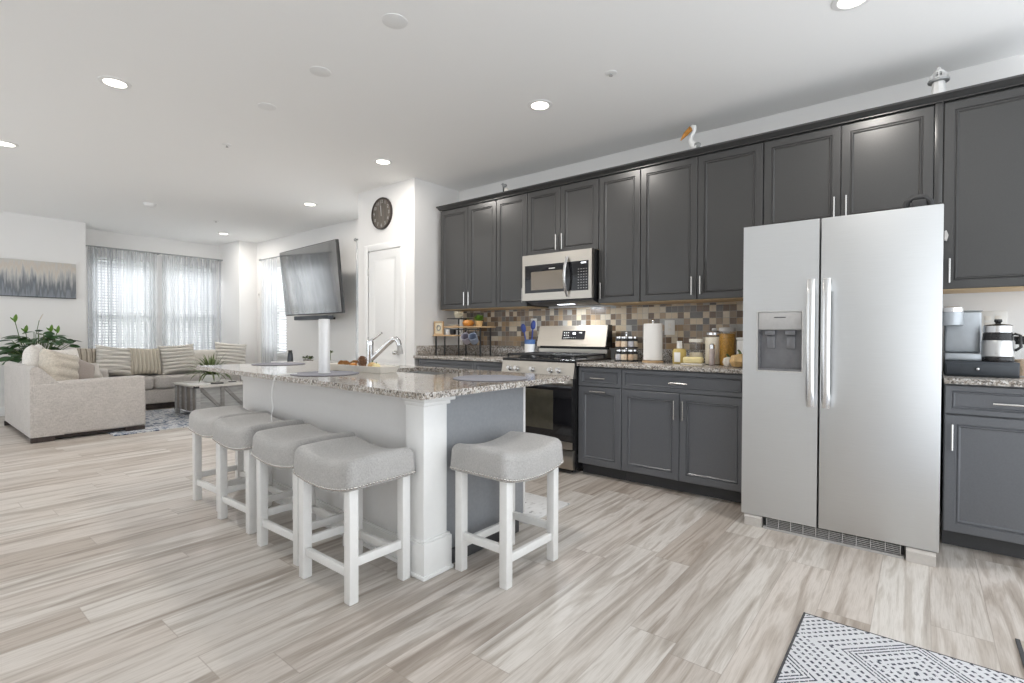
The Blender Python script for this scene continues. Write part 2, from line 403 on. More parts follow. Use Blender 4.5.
MAT = dict(
    floor=mat_floor(),
    wall=simple('wall_paint', (0.79, 0.78, 0.765), 0.85, 0, 300, 0.01),
    ceil=simple('ceiling_paint', (0.89, 0.89, 0.88), 0.9, 0, 300, 0.01),
    trim=simple('white_trim_paint', (0.80, 0.80, 0.79), 0.4, 0, 40, 0.01),
    panelwhite=simple('island_panel_paint', (0.72, 0.71, 0.70), 0.45, 0, 40, 0.01),
    cab=simple('charcoal_cabinet_paint', (0.046, 0.0455, 0.045), 0.30, 0, 120, 0.05, 0, 0.55),
    cabbase=simple('slate_cabinet_paint', (0.124, 0.129, 0.140), 0.30, 0, 120, 0.05, 0, 0.55),
    islandgrey=simple('grey_island_paint', (0.262, 0.272, 0.288), 0.35, 0, 60, 0.05),
    toe=simple('dark_toe_kick', (0.055, 0.055, 0.058), 0.5, 0, 60, 0.05),
    rawwood=simple('pale_raw_wood', (0.60, 0.44, 0.26), 0.6, 0, 30, 0.1),
    nickel=mat_steel('brushed_nickel', (0.64, 0.63, 0.61), 0.25, 2),
    steel=mat_steel('stainless_brushed_level', (0.64, 0.64, 0.635), 0.33, 1),
    steelv=mat_steel('stainless_fridge_door', (0.635, 0.645, 0.65), 0.43, 1, 0.03),
    steelh=mat_steel('satin_steel_handle', (0.76, 0.76, 0.76), 0.24, 2),
    warmsteel=mat_steel('warm_stainless', (0.475, 0.445, 0.40), 0.30, 1),
    chrome=simple('chrome', (0.80, 0.80, 0.81), 0.12, 1.0, 30, 0.03),
    greyplastic=simple('grey_plastic', (0.42, 0.41, 0.40), 0.45, 0, 50, 0.04),
    cavity=simple('dispenser_recess_plastic', (0.20, 0.20, 0.21), 0.22, 0.3, 30, 0.1),
    beigeplastic=simple('warm_grey_plastic', (0.52, 0.49, 0.46), 0.5, 0, 50, 0.04),
    black=simple('black_enamel', (0.014, 0.014, 0.015), 0.22, 0, 60, 0.1),
    blackmatte=simple('matte_black', (0.025, 0.025, 0.026), 0.6, 0, 60, 0.1),
    iron=simple('cast_iron', (0.03, 0.03, 0.032), 0.55, 0.3, 90, 0.2, 0.2),
    blackglass=simple('black_glass', (0.008, 0.008, 0.010), 0.06, 0, 20, 0.05, 0, 0.6),
    mwglass=simple('smoked_mesh_glass', (0.17, 0.14, 0.105), 0.16, 0, 400, 0.2, 0, 0.9),
    ovenglass=simple('oven_window_glass', (0.06, 0.055, 0.04), 0.09, 0, 20, 0.1, 0, 0.8),
    screen=simple('television_screen', (0.006, 0.007, 0.009), 0.06, 0, 20, 0.05, 0, 1.0),
    granite=mat_granite(),
    tile=mat_tile(),
    stoolfabric=mat_fabric('grey_linen', (0.415, 0.405, 0.395), 260, 0.16, 0.4),
    stoolwood=simple('white_stool_paint', (0.78, 0.775, 0.76), 0.4, 0, 40, 0.02),
    stud=simple('nickel_stud', (0.55, 0.53, 0.50), 0.25, 1.0, 30, 0.04),
    sofa=mat_fabric('oatmeal_upholstery', (0.475, 0.445, 0.42), 110, 0.16, 0.4),
    sofaback=mat_fabric('pale_oatmeal_cushion', (0.56, 0.53, 0.49), 180, 0.10, 0.4),
    furlight=mat_fabric('ivory_faux_fur', (0.66, 0.62, 0.56), 120, 0.14, 0.6),
    furbeige=mat_fabric('beige_faux_fur', (0.52, 0.475, 0.41), 120, 0.18, 0.6),
    furbrown=mat_fabric('brown_striped_fur', (0.36, 0.30, 0.24), 120, 0.2, 0.6),
    riblevel=mat_ribbed('ivory_ribbed_plush', (0.66, 0.63, 0.58), (0.46, 0.435, 0.40), 2, 0.052),
    ribupright=mat_ribbed('beige_ribbed_plush', (0.56, 0.51, 0.43), (0.41, 0.37, 0.31), 0, 0.05),
    ribbrown=mat_ribbed('brown_ribbed_plush', (0.50, 0.45, 0.38), (0.24, 0.20, 0.16), 0, 0.06),
    taupe=mat_fabric('taupe_velvet', (0.33, 0.285, 0.26), 200, 0.15, 0.3),
    furwhite=mat_fabric('white_faux_fur', (0.72, 0.69, 0.65), 120, 0.12, 0.6),
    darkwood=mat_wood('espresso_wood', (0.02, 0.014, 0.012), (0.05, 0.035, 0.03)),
    greywood=mat_wood('weathered_grey_wood', (0.25, 0.25, 0.245), (0.40, 0.40, 0.39), 0),
    bracewood=mat_wood('weathered_brace_wood', (0.15, 0.145, 0.14), (0.26, 0.25, 0.24), 0),
    greywoodtop=mat_wood('pale_weathered_top', (0.46, 0.44, 0.41), (0.62, 0.60, 0.57), 0),
    browndark=mat_wood('dark_weathered_wood', (0.15, 0.135, 0.12), (0.28, 0.25, 0.225), 2),
    oak=mat_wood('honey_wood', (0.42, 0.27, 0.14), (0.62, 0.44, 0.26), 1),
    clockwood=mat_wood('grey_brown_clock_wood', (0.075, 0.065, 0.055), (0.17, 0.145, 0.12), 2),
    cream=simple('cream_glaze', (0.72, 0.64, 0.48), 0.35, 0, 30, 0.06),
    creamfill=simple('cream_filling', (0.86, 0.80, 0.68), 0.8, 0, 60, 0.04),
    ivory=simple('ivory_ceramic', (0.76, 0.73, 0.67), 0.35, 0, 30, 0.04),
    white=simple('white_ceramic', (0.80, 0.80, 0.79), 0.3, 0, 30, 0.02),
    paper=simple('white_paper', (0.82, 0.81, 0.79), 0.9, 0, 200, 0.03, 0.1),
    plate=simple('white_switch_plate', (0.78, 0.77, 0.74), 0.4, 0, 30, 0.02),
    blue=simple('cobalt_plastic', (0.030, 0.060, 0.26), 0.35, 0, 30, 0.1),
    bluepaint=simple('blue_crock_band', (0.075, 0.15, 0.34), 0.4, 0, 30, 0.1),
    mat=mat_fabric('slate_placemat_weave', (0.155, 0.155, 0.185), 300, 0.2, 0.3),
    lilac=simple('lilac_grey_mug', (0.36, 0.34, 0.40), 0.4, 0, 30, 0.05),
    bluegrey=simple('blue_grey_mug', (0.27, 0.31, 0.40), 0.4, 0, 30, 0.05),
    orange=simple('orange_gourd_skin', (0.60, 0.25, 0.05), 0.5, 0, 25, 0.25),
    gourd=simple('tan_gourd_skin', (0.60, 0.40, 0.18), 0.55, 0, 25, 0.25),
    conegold=simple('golden_pinecone', (0.42, 0.22, 0.08), 0.8, 0, 60, 0.4),
    brown=simple('brown_pinecone', (0.24, 0.13, 0.075), 0.8, 0, 60, 0.4),
    butter=simple('butter_yellow', (0.75, 0.64, 0.34), 0.5, 0, 25, 0.06),
    oil=simple('yellow_soap', (0.52, 0.40, 0.14), 0.15, 0, 20, 0.1),
    pasta=simple('amber_pasta', (0.46, 0.24, 0.035), 0.3, 0, 90, 0.3),
    oats=simple('pale_oats', (0.70, 0.62, 0.48), 0.7, 0, 120, 0.12),
    spice=simple('tan_spice', (0.70, 0.58, 0.44), 0.5, 0, 60, 0.2),
    spicebrown=simple('brown_spice', (0.58, 0.43, 0.30), 0.5, 0, 60, 0.2),
    spicegrey=simple('pale_grey_spice', (0.50, 0.50, 0.54), 0.5, 0, 60, 0.2),
    pinkglass=simple('rose_shaker', (0.50, 0.42, 0.40), 0.2, 0, 30, 0.1),
    leaf=simple('dark_green_leaf', (0.035, 0.085, 0.030), 0.35, 0, 14, 0.45),
    leafbright=simple('fresh_green_leaf', (0.17, 0.33, 0.05), 0.4, 0, 14, 0.3),
    leafspider=simple('olive_green_leaf', (0.12, 0.16, 0.055), 0.45, 0, 14, 0.35),
    stem=simple('green_stem', (0.10, 0.15, 0.05), 0.5, 0, 20, 0.2),
    bloom=simple('cream_bloom', (0.72, 0.60, 0.45), 0.5, 0, 20, 0.1),
    terracotta=simple('grey_planter', (0.30, 0.28, 0.26), 0.7, 0, 20, 0.1),
    soil=simple('potting_soil', (0.05, 0.035, 0.025), 0.95, 0, 60, 0.3),
    billorange=simple('carved_bill_wood', (0.46, 0.20, 0.03), 0.4, 0, 40, 0.35),
    lighthouse=simple('whitewashed_metal', (0.70, 0.70, 0.69), 0.4, 0.2, 30, 0.06),
    lightgrey=simple('grey_metal', (0.30, 0.31, 0.31), 0.4, 0.4, 30, 0.06),
    sheerwhite=mat_sheer('white_sheer', (0.80, 0.82, 0.84), 0.40),
    sheergrey=mat_sheer('grey_sheer', (0.66, 0.68, 0.71), 0.33),
    blind=simple('white_blind_slat', (0.80, 0.80, 0.80), 0.5, 0, 20, 0.02),
    vinyl=simple('white_vinyl', (0.80, 0.80, 0.80), 0.4, 0, 20, 0.02),
    pane=mat_glass('window_glass'),
    jarglass=mat_glass('clear_jar_glass', (0.98, 0.985, 0.985), 0.035),
    rug=mat_rug(),
    rugedge=simple('charcoal_binding', (0.06, 0.06, 0.065), 0.9, 0, 200, 0.2),
    rugliving=mat_living_rug(),
    kitmat=None,
    painting=mat_painting(),
    lens=emit('lit_lens', (1.0, 0.93, 0.82), 6.0),
    hoodlens=emit('lit_task_lens', (0.9, 0.95, 1.0), 5.0),
    display=emit('clock_display', (0.85, 0.9, 1.0), 1.2),
    silver=simple('silver_plastic', (0.46, 0.49, 0.52), 0.35, 0.5, 30, 0.04),
    slateblack=simple('slate_black_plastic', (0.045, 0.052, 0.062), 0.4, 0, 30, 0.1),
    polesatin=simple('satin_white_tube', (0.76, 0.76, 0.76), 0.40, 0.15, 30, 0.02),
    ext=simple('pale_siding', (0.45, 0.46, 0.48), 0.8, 0, 6, 0.15),
    lawn=simple('lawn', (0.16, 0.19, 0.10), 0.95, 0, 8, 0.3),
    beige=simple('beige_register', (0.50, 0.45, 0.38), 0.5, 0, 20, 0.1),
)
def mat_kitmat():
    t = NT('pale_kitchen_mat')
    v = t.obj()
    a = t.noise(t.map(v, (9, 22, 1)), 1.6, 4, 0.6)
    t.set(t.ramp(a, [(0.33, (0.30, 0.30, 0.29)), (0.41, (0.66, 0.66, 0.66)), (0.7, (0.72, 0.72, 0.72))]), 0.9)
    return t.mt
MAT['kitmat'] = mat_kitmat()
MAT['screen'].node_tree.nodes['Principled BSDF'].inputs['IOR'].default_value = 3.4

# ------------------------------------------------------------------ mesh builder
class MB:
    def __init__(s):
        s.v, s.f = [], []
    def add(s, vs, fs):
        o = len(s.v)
        s.v += [tuple(p) for p in vs]
        s.f += [tuple(i + o for i in q) for q in fs]
        return s
    def bm(s, b, mat=None):
        b.verts.index_update()
        s.add([(mat @ v.co) if mat else v.co for v in b.verts], [[v.index for v in f.verts] for f in b.faces])
        b.free()
        return s
    def box(s, x0, y0, z0, x1, y1, z1, r=0.0, seg=2, fn=None, cuts=None):
        x0, x1 = min(x0, x1), max(x0, x1)
        y0, y1 = min(y0, y1), max(y0, y1)
        z0, z1 = min(z0, z1), max(z0, z1)
        b = bmesh.new()
        bmesh.ops.create_cube(b, size=1.0)
        for v in b.verts:
            v.co = Vector(((x0 + x1) / 2 + v.co.x * (x1 - x0), (y0 + y1) / 2 + v.co.y * (y1 - y0), (z0 + z1) / 2 + v.co.z * (z1 - z0)))
        if r > 0:
            r = min(r, 0.49 * min(x1 - x0, y1 - y0, z1 - z0))
            bmesh.ops.bevel(b, geom=list(b.edges), offset=r, segments=seg, profile=0.5, affect='EDGES')
        if cuts:
            for ax, n in cuts:
                lo, hi = ((x0, x1), (y0, y1), (z0, z1))[ax]
                no = [0, 0, 0]
                no[ax] = 1
                for i in range(1, n):
                    co = [0, 0, 0]
                    co[ax] = lo + (hi - lo) * i / n
                    bmesh.ops.bisect_plane(b, geom=list(b.verts) + list(b.edges) + list(b.faces), plane_co=co, plane_no=no, dist=1e-6)
        if fn:
            for v in b.verts:
                v.co = Vector(fn(*v.co))
        return s.bm(b)
    def cyl(s, p0, p1, r0, r1=None, n=16):
        return s.tube([p0, p1], [r0, r0 if r1 is None else r1], n)
    def tube(s, pts, r, n=10, caps=True):
        pts = [Vector(p) for p in pts]
        rs = r if isinstance(r, (list, tuple)) else [r] * len(pts)
        vs, fs = [], []
        up = None
        for i, p in enumerate(pts):
            d = (pts[min(i + 1, len(pts) - 1)] - pts[max(i - 1, 0)]).normalized()
            if up is None:
                up = Vector((0, 0, 1)) if abs(d.z) < 0.9 else Vector((1, 0, 0))
            a = (up - d * up.dot(d)).normalized()
            up = a
            b = d.cross(a)
            for k in range(n):
                t = 2 * PI * k / n
                vs.append(p + (a * math.cos(t) + b * math.sin(t)) * rs[i])
        for i in range(len(pts) - 1):
            for k in range(n):
                fs.append((i * n + k, i * n + (k + 1) % n, (i + 1) * n + (k + 1) % n, (i + 1) * n + k))
        if caps:
            fs.append(tuple(range(n - 1, -1, -1)))
            fs.append(tuple((len(pts) - 1) * n + k for k in range(n)))
        return s.add(vs, fs)
    def lathe(s, prof, c=(0, 0, 0), n=24, rot=None, wob=0.0, lobes=0):
        vs, fs = [], []
        c = Vector(c)
        for (r, z) in prof:
            for k in range(n):
                t = 2 * PI * k / n
                rr = r * (1 + wob * math.cos(lobes * t)) if lobes else r
                p = Vector((rr * math.cos(t), rr * math.sin(t), z))
                if rot:
                    p = rot @ p
                vs.append(c + p)
        for i in range(len(prof) - 1):
            for k in range(n):
                fs.append((i * n + k, i * n + (k + 1) % n, (i + 1) * n + (k + 1) % n, (i + 1) * n + k))
        if prof[0][0] > 1e-5:
            fs.append(tuple(range(n - 1, -1, -1)))
        if prof[-1][0] > 1e-5:
            fs.append(tuple((len(prof) - 1) * n + k for k in range(n)))
        return s.add(vs, fs)
    def prism(s, poly, axis, a0, a1):
        """extrude a closed 2D polygon along an axis (polygon in the other two axes, in order)"""
        n = len(poly)
        def P(q, a):
            p = list(q)
            p.insert(axis, a)
            return p
        vs = [P(q, a0) for q in poly] + [P(q, a1) for q in poly]
        fs = [tuple(range(n - 1, -1, -1)), tuple(range(n, 2 * n))] + [(i, (i + 1) % n, n + (i + 1) % n, n + i) for i in range(n)]
        return s.add(vs, fs)
    def panel(s, x, y0, y1, z0, z1, prof, depth):
        """framed panel in a plane x = const facing -x; prof = [(inset, dx)...], dx > 0 goes into the wall"""
        rings = [(0, depth)] + prof
        vs, fs = [], []
        for (i, d) in rings:
            vs += [(x + d, y0 + i, z0 + i), (x + d, y1 - i, z0 + i), (x + d, y1 - i, z1 - i), (x + d, y0 + i, z1 - i)]
        for k in range(len(rings) - 1):
            for j in range(4):
                a, b = 4 * k + j, 4 * k + (j + 1) % 4
                fs.append((a, a + 4, b + 4, b))
        L = 4 * (len(rings) - 1)
        fs.append((L, L + 3, L + 2, L + 1))
        fs.append((0, 1, 2, 3))
        return s.add(vs, fs)
    def ring_x(s, x, d, y0, y1, z0, z1, w):
        """rectangular frame, plane x..x+d"""
        s.box(x, y0, z0, x + d, y0 + w, z1)
        s.box(x, y1 - w, z0, x + d, y1, z1)
        s.box(x, y0 + w, z0, x + d, y1 - w, z0 + w)
        return s.box(x, y0 + w, z1 - w, x + d, y1 - w, z1)
    def sphere(s, c, r, n=12, sc=(1, 1, 1), rot=None):
        prof = [(math.sin(PI * i / (n // 2)) * r, -math.cos(PI * i / (n // 2)) * r) for i in range(n // 2 + 1)]
        m = Matrix.Diagonal(sc)
        if rot:
            m = rot @ m
        return s.lathe(prof, c, n, m)

def leaf(mb, p, d, L, w, droop, n=5, roll=0.0):
    """one curved pointed leaf starting at p along d"""
    d = Vector(d).normalized()
    side = d.cross(Vector((0, 0, 1)))
    if side.length < 1e-3:
        side = Vector((1, 0, 0))
    side.normalize()
    side = Matrix.Rotation(roll, 3, d) @ side
    vs, fs = [], []
    q = Vector(p)
    for i in range(n + 1):
        k = i / n
        ww = w * math.sin(PI * min(1, 0.08 + k * 0.92)) ** 0.8
        nn = side.cross(d)
        vs += [q - side * ww, q - nn * ww * 0.25 * -1, q + side * ww]
        d = (d + Vector((0, 0, -droop / n))).normalized()
        q = q + d * (L / n)
    for i in range(n):
        a = 3 * i
        fs += [(a, a + 1, a + 4, a + 3), (a + 1, a + 2, a + 5, a + 4)]
    mb.add(vs, fs)

def root_loc(p):
    while p.parent:
        p = p.parent
    return Vector(p.location)

def obj(name, mb, mat, parent=None, loc=None, smooth=35, local=False):
    me = bpy.data.meshes.new(name)
    off = Vector((0, 0, 0))
    if not local:
        off = root_loc(parent) if parent else Vector(loc or (0, 0, 0))
    vs = [tuple(Vector(v) - off) for v in mb.v]
    me.from_pydata(vs, [], mb.f)
    me.validate()
    b = bmesh.new()
    b.from_mesh(me)
    bmesh.ops.remove_doubles(b, verts=b.verts, dist=1e-6)
    bmesh.ops.recalc_face_normals(b, faces=b.faces)
    b.to_mesh(me)
    b.free()
    me.materials.append(MAT[mat] if isinstance(mat, str) else mat)
    if smooth:
        me.shade_smooth()
        me.set_sharp_from_angle(angle=math.radians(smooth))
    o = bpy.data.objects.new(name, me)
    COL.objects.link(o)
    if parent:
        o.parent = parent
    else:
        o.location = loc or (0, 0, 0)
    return o

def tag(o, label, cat, group=None, kind=None):
    o['label'] = label
    o['category'] = cat
    if group:
        o['group'] = group
    if kind:
        o['kind'] = kind
    return o

def thing(name, label, cat, loc=(0, 0, 0), rotz=0.0, group=None):
    o = bpy.data.objects.new(name, None)
    o.empty_display_size = 0.05
    COL.objects.link(o)
    o.location = loc
    o.rotation_euler = (0, 0, rotz)
    return tag(o, label, cat, group)

def struct(name, mb, mat, parent=None, smooth=35):
    o = obj(name, mb, mat, parent, None, smooth)
    if not parent:
        o['kind'] = 'structure'
    return o

def dup(root, loc, rotz, label, group=None):
    r = root.copy()
    COL.objects.link(r)
    r.location = loc
    r.rotation_euler = (0, 0, rotz)
    r['label'] = label
    if group:
        r['group'] = group
    for ch in list(root.children):
        c = ch.copy()
        COL.objects.link(c)
        c.parent = r
        for g in list(ch.children):
            d = g.copy()
            COL.objects.link(d)
            d.parent = c
    return r

# ================================================================== SETTING
XW = 4.2          # cabinet / living wall
ZC = 2.775
ceil_mb = MB().box(-2.8, -1.6, ZC, 4.45, 10.4, ZC + 0.1)
struct('floor', MB().box(-2.8, -1.6, -0.1, 4.45, 10.4, 0.0), 'floor')
struct('ceiling', ceil_mb, 'ceil')

def wall_with_holes(mb, axis, p0, p1, u0, u1, holes):
    """wall slab between planes p0,p1 (axis 0: x, runs along y; axis 1: y, runs along x)"""
    us = sorted({u0, u1} | {h[0] for h in holes} | {h[1] for h in holes})
    for a, b in zip(us, us[1:]):
        mid = (a + b) / 2
        hs = [h for h in holes if h[0] < mid < h[1]]
        spans = [(0.0, ZC)]
        if hs:
            spans = [(0.0, hs[0][2]), (hs[0][3], ZC)]
        for z0, z1 in spans:
            if axis == 0:
                mb.box(p0, a, z0, p1, b, z1)
            else:
                mb.box(a, p0, z0, b, p1, z1)
    return mb

CY1_ = 5.18
XL = 4.3          # living wall, set a little deeper than the cabinet wall
W3 = (8.36, 9.16, 0.78, 2.33)     # window in the living wall, beyond the television
W4 = (5.40, 6.15, 0.78, 2.33)     # second one behind the closet
struct('wall_right', MB().box(XW, -1.6, 0, XW + 0.25, CY1_, ZC), 'wall')
struct('wall_living', wall_with_holes(MB(), 0, XL, XL + 0.15, CY1_, 10.25, [W3, W4]), 'wall')
struct('wall_left', wall_with_holes(MB(), 0, -2.8, -2.65, -1.6, 9.72, [(3.2, 9.3, 0.05, 2.5)]), 'wall')  # unseen side wall; its wide opening is added to light the living room
struct('wall_far', MB().box(-2.8, 9.72, 0, 1.93, 10.4, ZC), 'wall')
W1 = (2.10, 2.96, 0.62, 2.40)
W2 = (3.09, 3.93, 0.62, 2.40)
struct('wall_window', wall_with_holes(MB(), 1, 10.25, 10.4, 1.93, 4.45, [W1, W2]), 'wall')
struct('wall_pier', MB().box(3.99, 9.42, 0, XL, 10.25, ZC), 'wall')
CX, CY0, CY1 = 3.537, 4.175, 5.18
struct('wall_closet', MB().box(CX, CY0, 0, XW, CY1, ZC), 'wall')

bb = MB()
bb.prism([(9.72, 0), (9.705, 0), (9.705, 0.11), (9.712, 0.125), (9.72, 0.125)], 0, -2.65, 1.93)
struct('baseboard_far', bb, 'trim')
struct('baseboard_right', MB().prism([(XL, 0), (XL - 0.015, 0), (XL - 0.015, 0.11), (XL - 0.008, 0.125), (XL, 0.125)], 1, CY1, 9.42), 'trim')
struct('baseboard_closet', MB().prism([(CX, 0), (CX - 0.015, 0), (CX - 0.015, 0.11), (CX - 0.008, 0.125), (CX, 0.125)], 1, CY0, 4.312), 'trim')

# windows (frame, sash rail, pane)
def window_y(name, x0, x1, z0, z1, y):
    m = MB()
    for (a, b, c, d) in ((x0, x0 + 0.05, z0, z1), (x1 - 0.05, x1, z0, z1), (x0 + 0.05, x1 - 0.05, z0, z0 + 0.05), (x0 + 0.05, x1 - 0.05, z1 - 0.05, z1)):
        m.box(a, y, c, b, y + 0.05, d)
    zm = (z0 + z1) / 2 - 0.02
    m.box(x0 + 0.05, y + 0.005, zm - 0.02, x1 - 0.05, y + 0.045, zm + 0.02)
    w = struct(name, m, 'vinyl')
    struct('window_pane', MB().box(x0 + 0.05, y + 0.02, z0 + 0.05, x1 - 0.05, y + 0.025, zm - 0.02).box(x0 + 0.05, y + 0.02, zm + 0.02, x1 - 0.05, y + 0.025, z1 - 0.05), 'pane', w)
    struct('window_sill', MB().box(x0 - 0.04, y - 0.115, z0 - 0.03, x1 + 0.04, y - 0.005, z0, 0.006), 'trim', w)

def window_x(name, y0, y1, z0, z1, x):
    m = MB().ring_x(x, 0.05, y0, y1, z0, z1, 0.05)
    zm = (z0 + z1) / 2
    m.box(x + 0.005, y0 + 0.05, zm - 0.02, x + 0.045, y1 - 0.05, zm + 0.02)
    w = struct(name, m, 'vinyl')
    struct('window_pane', MB().box(x + 0.02, y0 + 0.05, z0 + 0.05, x + 0.025, y1 - 0.05, zm - 0.02).box(x + 0.02, y0 + 0.05, zm + 0.02, x + 0.025, y1 - 0.05, z1 - 0.05), 'pane', w)
    struct('window_sill', MB().box(x - 0.115, y0 - 0.03, z0 - 0.03, x - 0.005, y1 + 0.03, z0, 0.006), 'trim', w)
window_y('window_1', *W1, 10.33)
window_y('window_2', *W2, 10.33)
window_x('window_3', *W3, XL + 0.08)
window_x('window_4', *W4, XL + 0.08)

# closet door
DY0, DY1, DZ = 4.385, 4.962, 2.068
cas = MB()
cas.box(CX - 0.02, DY0 - 0.075, 0, CX - 0.0005, DY0 - 0.003, DZ + 0.075, 0.004)
cas.box(CX - 0.02, DY1 + 0.003, 0, CX - 0.0005, DY1 + 0.075, DZ + 0.075, 0.004)
cas.box(CX - 0.02, DY0 - 0.003, DZ + 0.004, CX - 0.0005, DY1 + 0.003, DZ + 0.075, 0.004)
struct('trim_1', cas, 'trim')
pan = [(0, 0.0), (0.006, 0.0)]
dmb = MB()
PR = [(0.0, 0.0), (0.085, 0.0), (0.095, 0.006), (0.12, 0.006), (0.135, 0.002)]
zs = 0.86
dmb.panel(CX - 0.012, DY0, DY1, 0.008, zs, PR, 0.011)
dmb.panel(CX - 0.012, DY0, DY1, zs, DZ - 0.004, PR, 0.011)
door = struct('door_1', dmb, 'trim')
kn = MB()
kn.cyl((CX - 0.012, 4.425, 0.93), (CX - 0.020, 4.425, 0.93), 0.03, n=20)
kn.cyl((CX - 0.020, 4.425, 0.93), (CX - 0.045, 4.425, 0.93), 0.011, n=14)
kn.sphere((CX - 0.062, 4.425, 0.93), 0.027, 16)
struct('door_knob', kn, 'nickel', door)
for hz in (0.25, 1.05, 1.84):
    struct('hinge', MB().box(CX - 0.0215, DY1 - 0.006, hz - 0.045, CX - 0.013, DY1 + 0.006, hz + 0.045, 0.002), 'nickel', door)

# outside world seen through the blinds
struct('ground', MB().box(-14, 10.5, -0.4, 24, 40, -0.35), 'lawn')
nb = MB().prism([(18, -0.35), (26, -0.35), (26, 2.2), (22, 3.6), (18, 2.2)], 0, -6, 9)
tag(obj('neighbor_house', nb, 'ext', None, (1.5, 22, -0.35)), 'pale house standing across the lawn, seen faintly through the sheer curtains', 'house')

# ------------------------------------------------------------------ recessed lights and ceiling discs
def can_light(x, y, label):
    t = thing('recessed_light', label, 'ceiling light', (x, y, ZC), 0, 'recessed ceiling lights')
    obj('trim_ring', MB().lathe([(0.062, -0.004), (0.066, -0.008), (0.088, -0.004), (0.09, 0.0)], (x, y, ZC), 28), 'trim', t)
    obj('lens', MB().lathe([(0.0, -0.006), (0.06, -0.0055), (0.062, -0.003)], (x, y, ZC), 28), 'lens', t)
    L = bpy.data.lights.new('can_lamp', 'AREA')
    L.shape = 'DISK'
    L.size = 0.12
    L.energy = CAN_W
    L.color = (1.0, 0.95, 0.89)
    lo = bpy.data.objects.new('can_lamp', L)
    COL.objects.link(lo)
    lo.parent = t
    lo.location = (0, 0, -0.012)
can_light(3.0, 0.283, 'lit recessed ceiling light cut by the top edge, above the refrigerator')
can_light(2.983, 2.153, 'lit recessed ceiling light in front of the cabinets over the microwave')
can_light(3.022, 4.023, 'lit recessed ceiling light in front of the closet clock')
can_light(3.43, 6.06, 'lit recessed ceiling light in front of the wall television')
can_light(3.551, 8.959, 'lit recessed ceiling light closest to the curtained windows')
can_light(0.98, 4.145, 'large lit recessed ceiling light out over the open floor, beside the sprinkler and blank discs')
can_light(0.693, 6.224, 'lit recessed ceiling light above the loveseat, at the edge of the picture')

def disc(x, y, r, label, h=0.005):
    o = obj('ceiling_cover_plate', MB().lathe([(0, -h), (r * 0.86, -h), (r, -h * 0.5), (r, 0)], (x, y, ZC), 32), 'trim', None, (x, y, ZC))
    tag(o, label, 'cover plate', 'blank ceiling discs')
disc(1.712, 2.177, 0.066, 'biggest-looking blank white ceiling disc, over the near end of the island')
disc(1.747, 2.958, 0.064, 'middle blank white ceiling disc of the row over the island')
disc(1.772, 3.715, 0.062, 'third blank white ceiling disc over the island, nearest the sprinkler head')
sd = thing('smoke_detector', 'small white smoke detector on the living room ceiling', 'smoke detector', (2.165, 7.666, ZC))
obj('base', MB().lathe([(0, -0.012), (0.075, -0.012), (0.078, 0)], (2.165, 7.666, ZC), 28), 'trim', sd)
obj('cover', MB().lathe([(0, -0.036), (0.05, -0.034), (0.064, -0.024), (0.066, -0.0125)], (2.165, 7.666, ZC), 28), 'trim', sd)
def sprinkler(x, y, label):
    t = thing('fire_sprinkler', label, 'sprinkler', (x, y, ZC), 0, 'fire sprinklers')
    obj('escutcheon', MB().lathe([(0.016, -0.006), (0.022, -0.006), (0.036, -0.003), (0.038, 0)], (x, y, ZC), 20), 'trim', t)
    obj('head', MB().cyl((x, y, ZC - 0.004), (x, y, ZC - 0.018), 0.006, n=12).cyl((x, y, ZC - 0.018), (x, y, ZC - 0.020), 0.011, n=14), 'greyplastic', t)
sprinkler(2.898, 1.543, 'fire sprinkler head in the ceiling above the kitchen walkway')
sprinkler(1.912, 4.743, 'fire sprinkler head in the ceiling behind the row of blank discs')
sprinkler(3.09, 8.055, 'fire sprinkler head in the ceiling near the living room windows')

# ================================================================== KITCHEN RUN
XU, XB = 3.83, 3.54          # door faces of wall and base cabinets
DOORP = [(0.0, 0.003), (0.003, 0.0), (0.046, 0.0), (0.0485, 0.006), (0.0515, 0.0065), (0.056, 0.002), (0.059, 0.002), (0.066, 0.010)]
def add_handle(parent, x, y, z0, z1=None, y1=None):
    """bar pull standing off a face at x (facing -x); vertical z0..z1 or horizontal y..y1"""
    m = MB()
    xo = x - 0.028
    if z1 is not None:
        m.cyl((xo, y, z0), (xo, y, z1), 0.0055, n=10)
        for z in (z0 + 0.02, z1 - 0.02):
            m.cyl((xo, y, z), (x, y, z), 0.004, n=8)
    else:
        m.cyl((xo, y, z0), (xo, y1, z0), 0.0055, n=10)
        for yy in (y + 0.02, y1 - 0.02):
            m.cyl((xo, yy, z0), (x, yy, z0), 0.004, n=8)
    return obj('handle', m, 'nickel', parent)

def cab_door(parent, x, y0, y1, z0, z1, mat, handle=None):
    g = 0.0016
    d = obj('door', MB().panel(x, y0 + g, y1 - g, z0 + g, z1 - g, DOORP, 0.019), mat, parent, smooth=25)
    if handle:
        kind, p = handle
        if kind == 'low':
            yy = y0 + 0.032 if p == 0 else y1 - 0.032
            add_handle(d, x, yy, z0 + 0.035, z0 + 0.172)
        elif kind == 'high':
            yy = y0 + 0.032 if p == 0 else y1 - 0.032
            add_handle(d, x, yy, z1 - 0.185, z1 - 0.048)
        elif kind == 'top':
            add_handle(d, x, (y0 + y1) / 2 - 0.068, z1 - 0.032, None, (y0 + y1) / 2 + 0.068)
    return d

